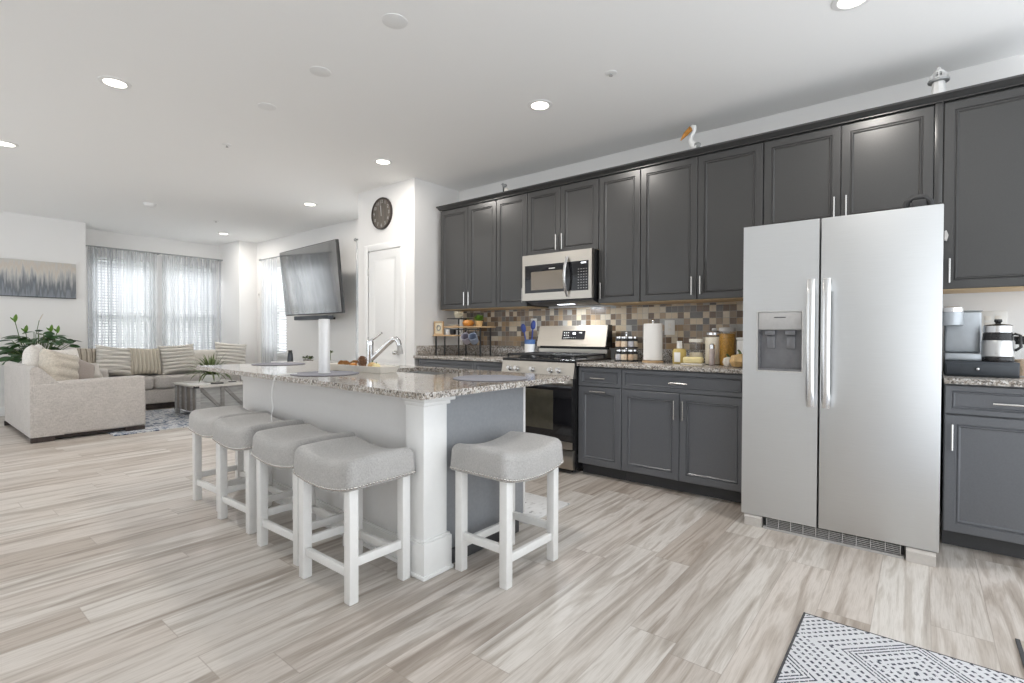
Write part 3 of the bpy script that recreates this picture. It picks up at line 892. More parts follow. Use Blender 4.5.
ZU0, ZU1 = 1.394, 2.458
def wall_cabinet(y0, y1, z0, doors, label, h=None):
    t = thing('wall_cabinet', label, 'cabinet', (XU, (y0 + y1) / 2, z0), 0, 'wall cabinets')
    b = MB().box(XU + 0.021, y0 + 0.0008, z0 + 0.004, XW - 0.001, y1 - 0.0008, ZU1 + 0.01)
    obj('body', b, 'cab', t)
    obj('underside', MB().box(XU + 0.022, y0 + 0.006, z0 - 0.004, XW - 0.014, y1 - 0.006, z0 + 0.0035), 'rawwood', t)
    for (a, c, hd) in doors:
        cab_door(t, XU, a, c, z0, ZU1, 'cab', hd)
    return t
wall_cabinet(3.2926, 4.095, ZU0, [(3.68, 4.093, ('low', 0)), (3.295, 3.68, ('low', 1))], 'dark wall cabinet with two tall doors at the closet end of the run')
wall_cabinet(2.9103, 3.2926, ZU0, [(2.9125, 3.291, ('low', 0))], 'narrow single-door wall cabinet on the closet side of the microwave')
wall_cabinet(2.1481, 2.9103, 1.855, [(2.5369, 2.9085, ('low', 0)), (2.150, 2.5369, ('low', 1))], 'short two-door wall cabinet directly above the microwave')
wall_cabinet(1.7695, 2.1481, ZU0, [(1.7715, 2.1465, ('low', 1))], 'narrow single-door wall cabinet on the refrigerator side of the microwave')
wall_cabinet(0.8654, 1.7695, ZU0, [(1.3153, 1.768, ('low', 0)), (0.867, 1.3153, ('low', 1))], 'wide two-door wall cabinet above the paper towel and jars')
wall_cabinet(-0.0425, 0.8654, 1.835, [(0.4131, 0.8635, ('low', 0)), (-0.0405, 0.4131, ('low', 1))], 'short two-door wall cabinet above the refrigerator')
wall_cabinet(-0.58, -0.082, ZU0, [(-0.5785, -0.084, ('low', 1))], 'tall wall cabinet above the coffee machine')
obj_f = obj('filler_panel', MB().box(XU + 0.004, -0.0812, 1.835, XW - 0.001, -0.0434, ZU1 + 0.01, 0.002), 'cab', None, (XU, -0.06, ZU0))
tag(obj_f, 'narrow dark vertical filler strip between the refrigerator cabinet and the coffee machine cabinet', 'panel')
crown = [(XU + 0.02, ZU1 + 0.011), (XU - 0.004, ZU1 + 0.011), (XU - 0.004, ZU1 + 0.017), (XU - 0.018, ZU1 + 0.021), (XU - 0.030, ZU1 + 0.031), (XU - 0.048, ZU1 + 0.037), (XU - 0.052, ZU1 + 0.047), (XU + 0.02, ZU1 + 0.047)]
cm = MB().prism(crown, 1, -0.60, 4.108)
cm.box(XU + 0.02, -0.60, ZU1 + 0.011, XW - 0.001, 4.09, ZU1 + 0.014)
tag(obj('cabinet_crown', cm, 'cab', None, (XU, 1.75, ZU1 + 0.011)), 'long dark crown moulding along the top of the wall cabinets', 'moulding')
YTOP = ZU1 + 0.014

ZCT = 0.906         # wall counter top
ZI = 0.876          # island top
def base_cabinet(y0, y1, label, fronts, ztop=ZCT - 0.031):
    t = thing('base_cabinet', label, 'cabinet', (XB, (y0 + y1) / 2, 0), 0, 'base cabinets')
    obj('body', MB().box(XB + 0.0205, y0 + 0.0008, 0.09, XW - 0.001, y1 - 0.0008, ztop), 'cabbase', t)
    obj('toe_kick', MB().box(XB + 0.075, y0 + 0.001, 0.0005, XB + 0.09, y1 - 0.001, 0.0895), 'toe', t)
    for f in fronts:
        if f[0] == 'drawer':
            _, a, b = f
            d = obj('drawer', MB().panel(XB, a + 0.0016, b - 0.0016, 0.718, ztop - 0.008, [(0.0, 0.003), (0.003, 0.0), (0.026, 0.0), (0.028, 0.006), (0.0305, 0.0065), (0.034, 0.002), (0.0365, 0.002), (0.042, 0.009)], 0.019), 'cabbase', t, smooth=25)
            add_handle(d, XB, (a + b) / 2 - 0.066, 0.785, None, (a + b) / 2 + 0.066)
        else:
            _, a, b, hd = f
            cab_door(t, XB, a, b, 0.092, 0.713, 'cabbase', hd)
    return t
base_cabinet(1.7813, 2.165, 'base cabinet with one drawer and one pull-out door beside the range', [('drawer', 1.783, 2.163), ('door', 1.783, 2.163, ('top', 0))])
base_cabinet(0.885, 1.7813, 'wide base cabinet with one long drawer and two doors beside the refrigerator', [('drawer', 0.887, 1.7795), ('door', 1.332, 1.7795, ('high', 0)), ('door', 0.887, 1.332, ('high', 1))])
base_cabinet(2.935, 4.115, 'long base cabinet under the mug rack at the closet end', [('drawer', 3.32, 4.113), ('drawer', 2.937, 3.32), ('door', 3.716, 4.113, ('high', 0)), ('door', 3.32, 3.716, ('high', 1)), ('door', 2.937, 3.32, ('high', 1))])
base_cabinet(-0.60, -0.0935, 'base cabinet with one drawer and one door under the coffee machine', [('drawer', -0.598, -0.0955), ('door', -0.598, -0.0955, ('high', 1))])

def counter(y0, y1, label, splash=True):
    t = thing('granite_countertop', label, 'countertop', (XB, (y0 + y1) / 2, ZCT - 0.03), 0, 'wall counters')
    obj('slab', MB().box(XB - 0.025, y0, ZCT - 0.03, XW - 0.0015, y1, ZCT, 0.004), 'granite', t)
    if splash:
        obj('splash_strip', MB().box(XW - 0.022, y0, ZCT + 0.0005, XW - 0.0015, y1, ZCT + 0.10, 0.002), 'granite', t)
    return t
ct_ = counter(2.934, 4.172, 'granite countertop under the mug rack, between closet and range')
obj('side_splash', MB().box(3.56, 4.152, ZCT + 0.0005, XW - 0.0225, 4.1735, ZCT + 0.10, 0.002), 'granite', ct_)
counter(0.868, 2.166, 'granite countertop holding the paper towel and jars')
counter(-0.62, -0.092, 'granite countertop under the coffee machine', False)
struct('trim_2', MB().box(XW - 0.009, 0.868, ZCT + 0.101, XW - 0.0005, 4.10, ZU0 - 0.006), 'tile')     # mosaic backsplash

# ------------------------------------------------------------------ refrigerator
def fridge():
    X, yl, ys, yr, z0, z1 = 3.231, 0.834, 0.4397, -0.075, 0.067, 1.768
    t = thing('refrigerator', 'tall stainless side-by-side refrigerator with in-door dispenser', 'refrigerator', (X + 0.4, (yl + yr) / 2, 0))
    obj('body', MB().box(X + 0.078, yr + 0.006, 0.05, XW - 0.09, yl - 0.006, z1 - 0.022, 0.006), 'greyplastic', t)
    # freezer door with a real opening for the dispenser
    dy0, dy1, dz0, dz1 = 0.516, 0.757, 0.918, 1.268
    m = MB()
    a, b = ys + 0.0045, yl
    def fr(x0, x1):
        m.box(x0, a, z0, x1, dy0, z1)
        m.box(x0, dy1, z0, x1, b, z1)
        m.box(x0, dy0, z0, x1, dy1, dz0)
        m.box(x0, dy0, dz1, x1, dy1, z1)
    fr(X, X + 0.058)
    m.box(X + 0.058, a, z0, X + 0.073, b, z1)
    d1 = obj('freezer_door', m, 'steelv', t)
    d2 = obj('refrigerator_door', MB().box(X, yr, z0, X + 0.073, ys - 0.0045, z1, 0.004), 'steelv', t)
    # dispenser
    ring = MB().ring_x(X - 0.004, 0.012, dy0, dy1, dz0, dz1, 0.007)
    fx = obj('dispenser', ring, 'steelh', d1)
    obj('control_panel', MB().box(X - 0.003, dy0 + 0.0075, 1.160, X + 0.05, dy1 - 0.0075, dz1 - 0.0075, 0.004), 'greyplastic', d1)
    obj('dispenser_badge', MB().box(X - 0.0038, 0.605, 1.228, X - 0.0031, 0.665, 1.233), 'blackmatte', d1)
    rec = MB()
    rec.box(X + 0.0505, dy0 + 0.008, dz0 + 0.008, X + 0.056, dy1 - 0.008, 1.158)
    rec.box(X + 0.006, dy0 + 0.008, dz0 + 0.008, X + 0.0505, dy0 + 0.013, 1.158)
    rec.box(X + 0.006, dy1 - 0.013, dz0 + 0.008, X + 0.0505, dy1 - 0.008, 1.158)
    rec.box(X - 0.002, dy0 + 0.008, dz0 + 0.0078, X + 0.0505, dy1 - 0.008, dz0 + 0.018)
    obj('dispenser_recess', rec, 'cavity', d1)
    for yy in (0.585, 0.69):
        sp = MB()
        sp.box(X + 0.012, yy - 0.026, 1.128, X + 0.046, yy + 0.026, 1.158, 0.004)
        sp.box(X + 0.036, yy - 0.022, 1.05, X + 0.048, yy + 0.022, 1.126, 0.004)
        obj('dispenser_paddle', sp, 'cavity', d1)
    # bowed handles
    for (yy, door, s) in ((0.476, d1, 1), (0.4025, d2, -1)):
        h = MB()
        vs, n = [], 16
        rings = []
        for i in range(n + 1):
            k = i / n
            z = 0.735 + (1.437 - 0.735) * k
            bow = 0.052 - 0.012 * (2 * k - 1) ** 2
            e_ = max(0.0, (abs(2 * k - 1) - 0.90) / 0.10)
            xo = X - bow * (1 - 0.25 * e_ * e_)
            w = 0.0195 * (1 - 0.12 * e_)
            rings.append([(xo - 0.006, yy - w * 0.55, z), (xo, yy - w, z), (xo + 0.016, yy - w * 0.8, z), (xo + 0.016, yy + w * 0.8, z), (xo, yy + w, z), (xo - 0.006, yy + w * 0.55, z)])
        q = len(rings[0])
        pts = [p for r in rings for p in r]
        fs = [(i * q + k, i * q + (k + 1) % q, (i + 1) * q + (k + 1) % q, (i + 1) * q + k) for i in range(n) for k in range(q)]
        fs += [tuple(range(q)), tuple(n * q + k for k in range(q))]
        h.add(pts, fs)
        for z in (0.78, 1.392):
            h.box(X - 0.034, yy - 0.012, z - 0.022, X, yy + 0.012, z + 0.022, 0.004)
        obj('handle', h, 'steelh', door)
    # base grille and roller covers
    gr = MB()
    for i in range(5):
        z = 0.016 + i * 0.0095
        gr.box(X + 0.012, 0.075, z, X + 0.03, 0.70, z + 0.0028)
    for i in range(11):
        y = 0.075 + i * 0.0622
        gr.box(X + 0.010, y - 0.002, 0.012, X + 0.03, y + 0.002, 0.062)
    gr.box(X - 0.003, 0.06, 0.0005, X + 0.03, 0.715, 0.011)
    obj('grille', gr, 'greyplastic', t)
    obj('grille_backing', MB().box(X + 0.031, 0.06, 0.001, X + 0.06, 0.715, 0.064), 'blackmatte', t)
    for (a, b, fx_) in ((0.722, 0.815, X - 0.006), (-0.064, 0.052, X - 0.022)):
        obj('roller_cover', MB().prism([(fx_, 0.0008), (X + 0.07, 0.0008), (X + 0.07, 0.064), (X + 0.004, 0.064), (fx_, 0.052)], 1, a, b), 'beigeplastic', t)
    obj('hinge_cover', MB().box(X + 0.02, -0.066, z1 + 0.0002, X + 0.075, -0.055, z1 + 0.012, 0.003), 'blackmatte', t)
    return t
fridge()
hk = MB().tube([(3.36, -0.03, 1.764), (3.355, -0.025, 1.812), (3.35, 0.0, 1.835), (3.35, 0.04, 1.838), (3.355, 0.07, 1.82), (3.36, 0.08, 1.764)], 0.015, 8)
hk.box(3.335, -0.01, 1.7475, 3.40, 0.05, 1.825, 0.008)
tag(obj('cable_bundle', hk, 'blackmatte', None, (3.36, 0.02, 1.747)), 'small black cable bundle lying on top of the refrigerator', 'cable')
cl = MB().prism([(-0.0925, 1.672), (-0.103, 1.668), (-0.110, 1.70), (-0.101, 1.728), (-0.0925, 1.726)], 0, XU - 0.0205, XU - 0.0005)
tag(obj('door_clip', cl, 'greyplastic', None, (XU, -0.10, 1.66)), 'small pale grey clip stuck on the cabinet door beside the refrigerator top', 'clip')

# ------------------------------------------------------------------ range
def gas_range():
    y0, y1, X = 2.172, 2.928, 3.475
    t = thing('gas_range', 'stainless gas range with black cooktop and backguard', 'range', (3.8, 2.55, 0))
    obj('body', MB().box(X + 0.045, y0, 0.03, 4.12, y1, 0.892, 0.003), 'black', t)
    for yy in (y0 + 0.05, y1 - 0.05):
        for xx in (X + 0.1, 4.05):
            obj('foot', MB().cyl((xx, yy, 0.0), (xx, yy, 0.0298), 0.02, n=12), 'blackmatte', t)
    obj('control_panel', MB().prism([(X + 0.0, 0.772), (X + 0.044, 0.772), (X + 0.044, 0.898), (X + 0.028, 0.898)], 1, y0 + 0.001, y1 - 0.001), 'warmsteel', t)
    ct = MB().box(X + 0.026, y0 - 0.003, 0.8985, 4.118, y1 + 0.003, 0.923, 0.006)
    obj('cooktop', ct, 'black', t)
    for i, (xx, yy, r) in enumerate(((3.63, 2.34, 0.048), (3.63, 2.76, 0.05), (3.90, 2.34, 0.036), (3.90, 2.76, 0.04), (3.77, 2.55, 0.045))):
        obj('burner', MB().lathe([(r * 1.2, 0.9232), (r * 1.2, 0.932), (r, 0.934), (r, 0.943), (r * 0.9, 0.947), (0, 0.948)], (xx, yy, 0), 20), 'iron', t)
    for (a, b) in ((y0 + 0.02, 2.418), (2.424, 2.676), (2.682, y1 - 0.02)):
        g = MB()
        z0, z1 = 0.946, 0.961
        for yy in (a, (a + b) / 2 - 0.006, b - 0.012):
            g.box(X + 0.07, yy, z0, 4.04, yy + 0.012, z1, 0.003)
        for xx in (X + 0.07, 3.66, 3.78, 3.90, 4.028):
            g.box(xx, a, z0, xx + 0.012, b, z1 + 0.001, 0.003)
        for yy in (a, b - 0.012):
            for xx in (X + 0.07, 4.028):
                g.box(xx, yy, 0.9232, xx + 0.012, yy + 0.012, z0)
        obj('grate', g, 'iron', t)
    for yy in (2.835, 2.755, 2.59, 2.40, 2.32):
        k = MB()
        n_ = Vector((-0.96, 0, 0.28)).normalized()
        c = Vector((X + 0.013, yy, 0.832))
        k.cyl(c, c + n_ * 0.008, 0.024, n=18)
        k.cyl(c + n_ * 0.008, c + n_ * 0.034, 0.019, 0.016, 18)
        obj('knob', k, 'chrome', t)
    # oven door
    d = MB().box(X, y0 + 0.002, 0.196, X + 0.043, y1 - 0.002, 0.768, 0.004)
    door = obj('oven_door', d, 'black', t)
    obj('door_glass', MB().box(X - 0.003, y0 + 0.012, 0.262, X - 0.0002, y1 - 0.012, 0.71, 0.001), 'blackglass', door)
    obj('oven_window', MB().box(X - 0.0046, y0 + 0.19, 0.345, X - 0.0032, y1 - 0.12, 0.672, 0.0005), 'ovenglass', door)
    obj('door_rail', MB().box(X - 0.003, y0 + 0.003, 0.712, X - 0.0002, y1 - 0.003, 0.766), 'warmsteel', door)
    obj('door_rail', MB().box(X - 0.003, y0 + 0.003, 0.198, X - 0.0002, y1 - 0.003, 0.26), 'warmsteel', door)
    obj('handle', MB().cyl((X - 0.045, y0 + 0.05, 0.742), (X - 0.045, y1 - 0.05, 0.742), 0.012, n=14).box(X - 0.045, y0 + 0.06, 0.733, X, y0 + 0.08, 0.751).box(X - 0.045, y1 - 0.08, 0.733, X, y1 - 0.06, 0.751), 'steelh', door)
    obj('storage_drawer', MB().box(X + 0.002, y0 + 0.002, 0.036, X + 0.043, y1 - 0.002, 0.192, 0.006), 'warmsteel', t)
    # backguard
    obj('backguard_riser', MB().box(4.05, y0 + 0.006, 0.9235, 4.118, y1 - 0.006, 0.9955), 'warmsteel', t)
    obj('backguard_vent', MB().box(4.046, y0 + 0.02, 0.996, 4.116, y1 - 0.02, 1.019), 'blackmatte', t)
    bgm = MB().prism([(4.012, 1.020), (4.118, 1.020), (4.118, 1.213), (4.062, 1.213)], 1, y0 + 0.004, y1 - 0.004)
    bgo = obj('backguard', bgm, 'warmsteel', t)
    obj('backguard_cap', MB().prism([(4.006, 1.0185), (4.12, 1.0185), (4.12, 1.217), (4.058, 1.217)], 1, y0 - 0.006, y0 + 0.0035), 'black', t)
    def on_bg(z):
        return 4.012 + (z - 1.02) / 0.193 * 0.05
    pm = MB()
    a, b = 2.40, 2.645
    za, zb = 1.085, 1.165
    pm.prism([(on_bg(za) - 0.003, za), (on_bg(za) + 0.002, za), (on_bg(zb) + 0.002, zb), (on_bg(zb) - 0.003, zb)], 1, a, b)
    obj('control_display', pm, 'blackglass', bgo)
    dm = MB()
    def mark(ya, yb, z0_, z1_, off=0.0042):
        dm.prism([(on_bg(z0_) - off, z0_), (on_bg(z0_) - off + 0.0008, z0_), (on_bg(z1_) - off + 0.0008, z1_), (on_bg(z1_) - off, z1_)], 1, ya, yb)
    mark(2.50, 2.53, 1.130, 1.150)
    obj('clock_readout', dm, 'display', bgo)
    dm = MB()
    for i in range(3):
        for j in range(3):
            mark(2.625 - i * 0.022 - 0.008, 2.625 - i * 0.022, 1.095 + j * 0.024, 1.102 + j * 0.024)
    for i in range(4):
        mark(2.56 - i * 0.02 - 0.007, 2.56 - i * 0.02, 1.097, 1.102)
    mark(2.43, 2.465, 1.144, 1.149)
    obj('key_marks', dm, 'plate', bgo)
    return t
gas_range()

# ------------------------------------------------------------------ microwave
def microwave():
    X, y0, y1, z0, z1 = 3.722, 2.150, 2.880, 1.438, 1.850
    t = thing('microwave', 'stainless over-the-range microwave with bowed handle', 'microwave', (X + 0.2, 2.53, z0))
    obj('case', MB().box(X + 0.045, y0 + 0.003, z0 - 0.008, XW - 0.002, y1 - 0.003, z1), 'black', t)
    d = MB().ring_x(X, 0.043, y0, y1, z0, z1, 0.03)
    d.box(X, y0 + 0.03, z0 + 0.03, X + 0.043, y1 - 0.03, z0 + 0.066)
    d.box(X, y0 + 0.03, z1 - 0.095, X + 0.043, y1 - 0.03, z1 - 0.03)
    front = obj('front_frame', d, 'warmsteel', t)
    obj('door_glass', MB().box(X + 0.002, y0 + 0.205, z0 + 0.066, X + 0.043, y1 - 0.03, z1 - 0.095), 'blackglass', front)
    obj('door_window', MB().box(X + 0.0002, y0 + 0.262, z0 + 0.092, X + 0.0018, y1 - 0.10, z1 - 0.155), 'mwglass', front)
    obj('brand_mark', MB().box(X + 0.0002, 2.52, 1.712, X + 0.0016, 2.585, 1.718), 'plate', front)
    obj('keypad', MB().box(X + 0.002, y0 + 0.03, z0 + 0.066, X + 0.043, y0 + 0.204, z1 - 0.095), 'blackglass', front)
    km = MB()
    for i in range(4):
        for j in range(8):
            yy = y0 + 0.045 + i * 0.026
            zz = z0 + 0.085 + j * 0.023
            km.box(X + 0.0008, yy, zz, X + 0.0018, yy + 0.012, zz + 0.004)
    obj('key_marks', km, 'greyplastic', front)
    obj('clock_readout', MB().box(X + 0.0006, y0 + 0.055, z1 - 0.118, X + 0.0018, y0 + 0.105, z1 - 0.106), 'display', front)
    pts = []
    for i in range(13):
        k = i / 12
        pts.append((X - 0.012 - 0.046 * math.sin(PI * k), y0 + 0.235, z0 + 0.022 + (z1 - z0 - 0.075) * k))
    h = MB().tube(pts, 0.0135, 10)
    h.cyl((X - 0.014, y0 + 0.235, z0 + 0.028), (X, y0 + 0.235, z0 + 0.028), 0.011, n=10)
    h.cyl((X - 0.014, y0 + 0.235, z1 - 0.058), (X, y0 + 0.235, z1 - 0.058), 0.011, n=10)
    obj('handle', h, 'chrome', front)
    obj('vent_bottom', MB().prism([(X + 0.05, z0 - 0.0085), (XW - 0.05, z0 - 0.0085), (XW - 0.05, z0 - 0.034), (X + 0.13, z0 - 0.034)], 1, y0 + 0.02, y1 - 0.02), 'slateblack', t)
    obj('task_light', MB().box(X + 0.16, 2.44, z0 - 0.0375, X + 0.21, 2.60, z0 - 0.0345), 'hoodlens', t)
    L = bpy.data.lights.new('task_lamp', 'AREA')
    L.shape = 'RECTANGLE'
    L.size, L.size_y = 0.05, 0.16
    L.energy = HOOD_W
    L.color = (0.92, 0.96, 1.0)
    lo = bpy.data.objects.new('task_lamp', L)
    COL.objects.link(lo)
    lo.parent = t
    lo.location = (X + 0.185 - (X + 0.2), 2.52 - 2.53, -0.040)
microwave()

# ------------------------------------------------------------------ switch plates
def plate(y, z, w, h, label, x=XW - 0.0095, n=1):
    t = thing('wall_plate', label, 'outlet', (x, y, z - h / 2), 0, 'wall plates')
    obj('cover', MB().box(x - 0.006, y - w / 2, z - h / 2, x - 0.0005, y + w / 2, z + h / 2, 0.002), 'plate', t)
    for k in range(n):
        yy = y + (k - (n - 1) / 2) * 0.046
        for zz in (z - 0.02, z + 0.02):
            obj('socket', MB().box(x - 0.0085, yy - 0.014, zz - 0.013, x - 0.0063, yy + 0.014, zz + 0.013, 0.001), 'ivory', t)
plate(1.663, 1.192, 0.088, 0.125, 'white outlet plate on the mosaic tile beside the paper towel roll')
plate(3.09, 1.232, 0.075, 0.12, 'pale outlet plate on the mosaic tile behind the blue spoons')
plate(-0.33, 1.215, 0.12, 0.12, 'double outlet plate on the wall behind the glass coffee pot', XW - 0.0005, 2)

# ================================================================== ISLAND
A, B, C_, D = (1.443, 1.656), (2.655, 1.680), (2.70, 4.45), (1.552, 4.43)
H0, H1, H2, H3 = (2.20, 2.62), (2.62, 2.62), (2.62, 3.10), (2.20, 3.10)
def island():
    t = thing('kitchen_island', 'white and grey kitchen island with speckled granite top and sink', 'island', (2.05, 2.9, 0))
    # slab with a real sink opening
    m = MB()
    zt, zb = ZI, ZI - 0.03
    out = [A, B, C_, D]
    hole = [(2.17, 2.36), (2.575, 2.36), (2.575, 3.0), (2.17, 3.0)]
    vs = []
    for z in (zt, zb):
        vs += [(p[0], p[1], z) for p in out] + [(p[0], p[1], z) for p in hole]
    fs = []
    for i in range(4):
        j = (i + 1) % 4
        fs.append((i, j, 4 + j, 4 + i))
        fs.append((8 + i, 12 + i, 12 + j, 8 + j))
        fs.append((i, 8 + i, 8 + j, j))
        fs.append((4 + i, 4 + j, 12 + j, 12 + i))
    m.add(vs, fs)
    obj('countertop', m, 'granite', t, smooth=0)
    # knee wall with baseboard, on the stool side
    px0, py0, px1, py1 = 1.600, 1.80, 1.705, 3.97      # drifts slightly like the slab edge
    kw = MB()
    kw.add([(px0, py0, 0.0005), (px1, py1, 0.0005), (px1 + 0.06, py1, 0.0005), (px0 + 0.06, py0, 0.0005),
            (px0, py0, zb - 0.0005), (px1, py1, zb - 0.0005), (px1 + 0.06, py1, zb - 0.0005), (px0 + 0.06, py0, zb - 0.0005)],
           [(0, 1, 2, 3), (4, 7, 6, 5), (0, 4, 5, 1), (1, 5, 6, 2), (2, 6, 7, 3), (3, 7, 4, 0)])
    obj('knee_wall', kw, 'panelwhite', t, smooth=0)
    bs = MB()
    for (h0, h1, d) in ((0.0008, 0.12, 0.016), (0.12, 0.132, 0.010), (0.0008, 0.02, 0.024)):
        bs.add([(px0 - d, py0, h0), (px1 - d, py1 + d, h0), (px1 + 0.06, py1 + d, h0), (px0 + 0.005, py0, h0),
                (px0 - d, py0, h1), (px1 - d, py1 + d, h1), (px1 + 0.06, py1 + d, h1), (px0 + 0.005, py0, h1)],
               [(0, 1, 2, 3), (4, 7, 6, 5), (0, 4, 5, 1), (1, 5, 6, 2), (2, 6, 7, 3), (3, 7, 4, 0)])
    obj('baseboard', bs, 'trim', t, smooth=0)
    fr = MB()
    fr.add([(px0 - 0.014, py0, zb - 0.06), (px1 - 0.014, py1, zb - 0.06), (px1, py1, zb - 0.06), (px0, py0, zb - 0.06),
            (px0 - 0.014, py0, zb - 0.0008), (px1 - 0.014, py1, zb - 0.0008), (px1, py1, zb - 0.0008), (px0, py0, zb - 0.0008)],
           [(0, 1, 2, 3), (4, 7, 6, 5), (0, 4, 5, 1), (1, 5, 6, 2), (2, 6, 7, 3), (3, 7, 4, 0)])
    obj('frieze', fr, 'panelwhite', t, smooth=0)
    # corner post
    po = MB().box(1.556, 1.772, 0.001, 1.702, 1.90, zb - 0.0005, 0.002)
    post = obj('post', po, 'trim', t)
    obj('plinth', MB().box(1.545, 1.757, 0.001, 1.722, 1.91, 0.165, 0.002).box(1.550, 1.762, 0.165, 1.716, 1.905, 0.178, 0.004).box(1.537, 1.749, 0.0008, 1.730, 1.91, 0.02, 0.006), 'trim', post)
    obj('capital', MB().box(1.540, 1.752, zb - 0.032, 1.742, 1.905, zb - 0.001, 0.003).box(1.548, 1.762, zb - 0.05, 1.718, 1.90, zb - 0.032, 0.004), 'trim', post)
    # grey cabinet block with end panel
    gy = 1.795
    obj('end_panel', MB().prism([(1.7025, 0.001), (2.28, 0.001), (2.28, 0.09), (2.332, 0.09), (2.332, zb - 0.0005), (1.7025, zb - 0.0005)], 1, gy, gy + 0.018), 'islandgrey', t)
    obj('cabinet_block', MB().prism([(1.78, 0.001), (2.28, 0.001), (2.28, 0.09), (2.332, 0.09), (2.332, 0.62), (1.78, 0.62)], 1, gy + 0.0185, 3.96), 'islandgrey', t)
    obj('panel_skirting', MB().box(1.731, gy - 0.012, 0.0008, 2.282, gy - 0.0005, 0.075, 0.003), 'toe', t)
    obj('corner_stile', MB().box(2.333, gy - 0.002, 0.092, 2.352, gy + 0.05, zb - 0.0005, 0.002), 'panelwhite', t)
    for i in range(4):
        a = gy + 0.055 + i * 0.525
        dd = obj('door', MB().box(2.3335, a, 0.10, 2.352, a + 0.52, 0.835, 0.002), 'islandgrey', t)
    # sink bowl
    sk = MB()
    x0, x1, y0, y1 = 2.165, 2.58, 2.355, 3.005
    sk.box(x0 - 0.012, y0 - 0.012, 0.68, x1 + 0.012, y1 + 0.012, 0.690)
    sk.box(x0 - 0.012, y0 - 0.012, 0.69, x0, y1 + 0.012, zb - 0.0006)
    sk.box(x1, y0 - 0.012, 0.69, x1 + 0.012, y1 + 0.012, zb - 0.0006)
    sk.box(x0, y0 - 0.012, 0.69, x1, y0, zb - 0.0006)
    sk.box(x0, y1, 0.69, x1, y1 + 0.012, zb - 0.0006)
    s_ = obj('sink_bowl', sk, 'steel', t)
    obj('drain', MB().cyl((2.37, 2.68, 0.6902), (2.37, 2.68, 0.694), 0.045, n=20), 'chrome', s_)
    return t
island()

def faucet():
    x, y, z = 2.40, 3.36, ZI
    t = thing('kitchen_faucet', 'chrome single-lever pull-out faucet standing on the island', 'faucet', (x, y, z))
    obj('base', MB().lathe([(0.034, 0.0005), (0.034, 0.008), (0.027, 0.014)], (x, y, z), 22), 'chrome', t)
    b = MB().lathe([(0.026, 0.0145), (0.026, 0.165), (0.028, 0.18), (0.026, 0.197), (0.012, 0.204), (0, 0.205)], (x, y, z), 22)
    obj('body', b, 'chrome', t)
    # spout leans out over the sink then drops to the spray head
    d = Vector((0.155, -0.30, 0)).normalized()
    def P(s, h):
        return Vector((x, y, z + h)) + d * s
    obj('spout', MB().tube([P(0.012, 0.055), P(0.08, 0.115), P(0.155, 0.185), P(0.19, 0.212), P(0.215, 0.215), P(0.235, 0.195), P(0.245, 0.165)], [0.019, 0.019, 0.020, 0.021, 0.021, 0.021, 0.020], 14), 'chrome', t)
    obj('spray_head', MB().tube([P(0.2455, 0.164), P(0.252, 0.125), P(0.255, 0.098)], [0.018, 0.022, 0.023], 14), 'greyplastic', t)
    obj('lever', MB().tube([P(0.0, 0.198), P(0.035, 0.218), P(0.10, 0.262)], [0.011, 0.009, 0.0075], 10), 'chrome', t)
faucet()

# placemats
def placemat(x, y, r, label):
    n = 48
    m = MB().lathe([(0, 0.0005), (r * 0.985, 0.0005), (r, 0.0025), (r * 0.985, 0.0045), (r * 0.9, 0.0045), (r * 0.89, 0.0038), (0, 0.0040)], (x, y, ZI), n)
    tag(obj('round_placemat', m, 'mat', None, (x, y, ZI)), label, 'placemat', 'round placemats')
placemat(2.19, 1.925, 0.213, 'round slate placemat alone near the grey end of the island')
placemat(1.765, 2.94, 0.207, 'round slate placemat under the tall white cylinder')
placemat(2.07, 4.15, 0.205, 'round slate placemat at the living room end of the island')

# tall white cylinder
tw = thing('white_cylinder_tower', 'tall white cylinder standing on the middle round placemat', 'cylinder', (1.77, 2.96, ZI + 0.005))
obj('tube', MB().lathe([(0.035, 0.007), (0.035, 0.335), (0.033, 0.34)], (1.77, 2.96, ZI), 32), 'polesatin', tw)
obj('base_ring', MB().lathe([(0.0375, 0.0046), (0.0375, 0.0068)], (1.77, 2.96, ZI), 32), 'white', tw)
obj('top_cap', MB().lathe([(0.0345, 0.3403), (0.033, 0.346), (0, 0.348)], (1.77, 2.96, ZI), 32), 'white', tw)

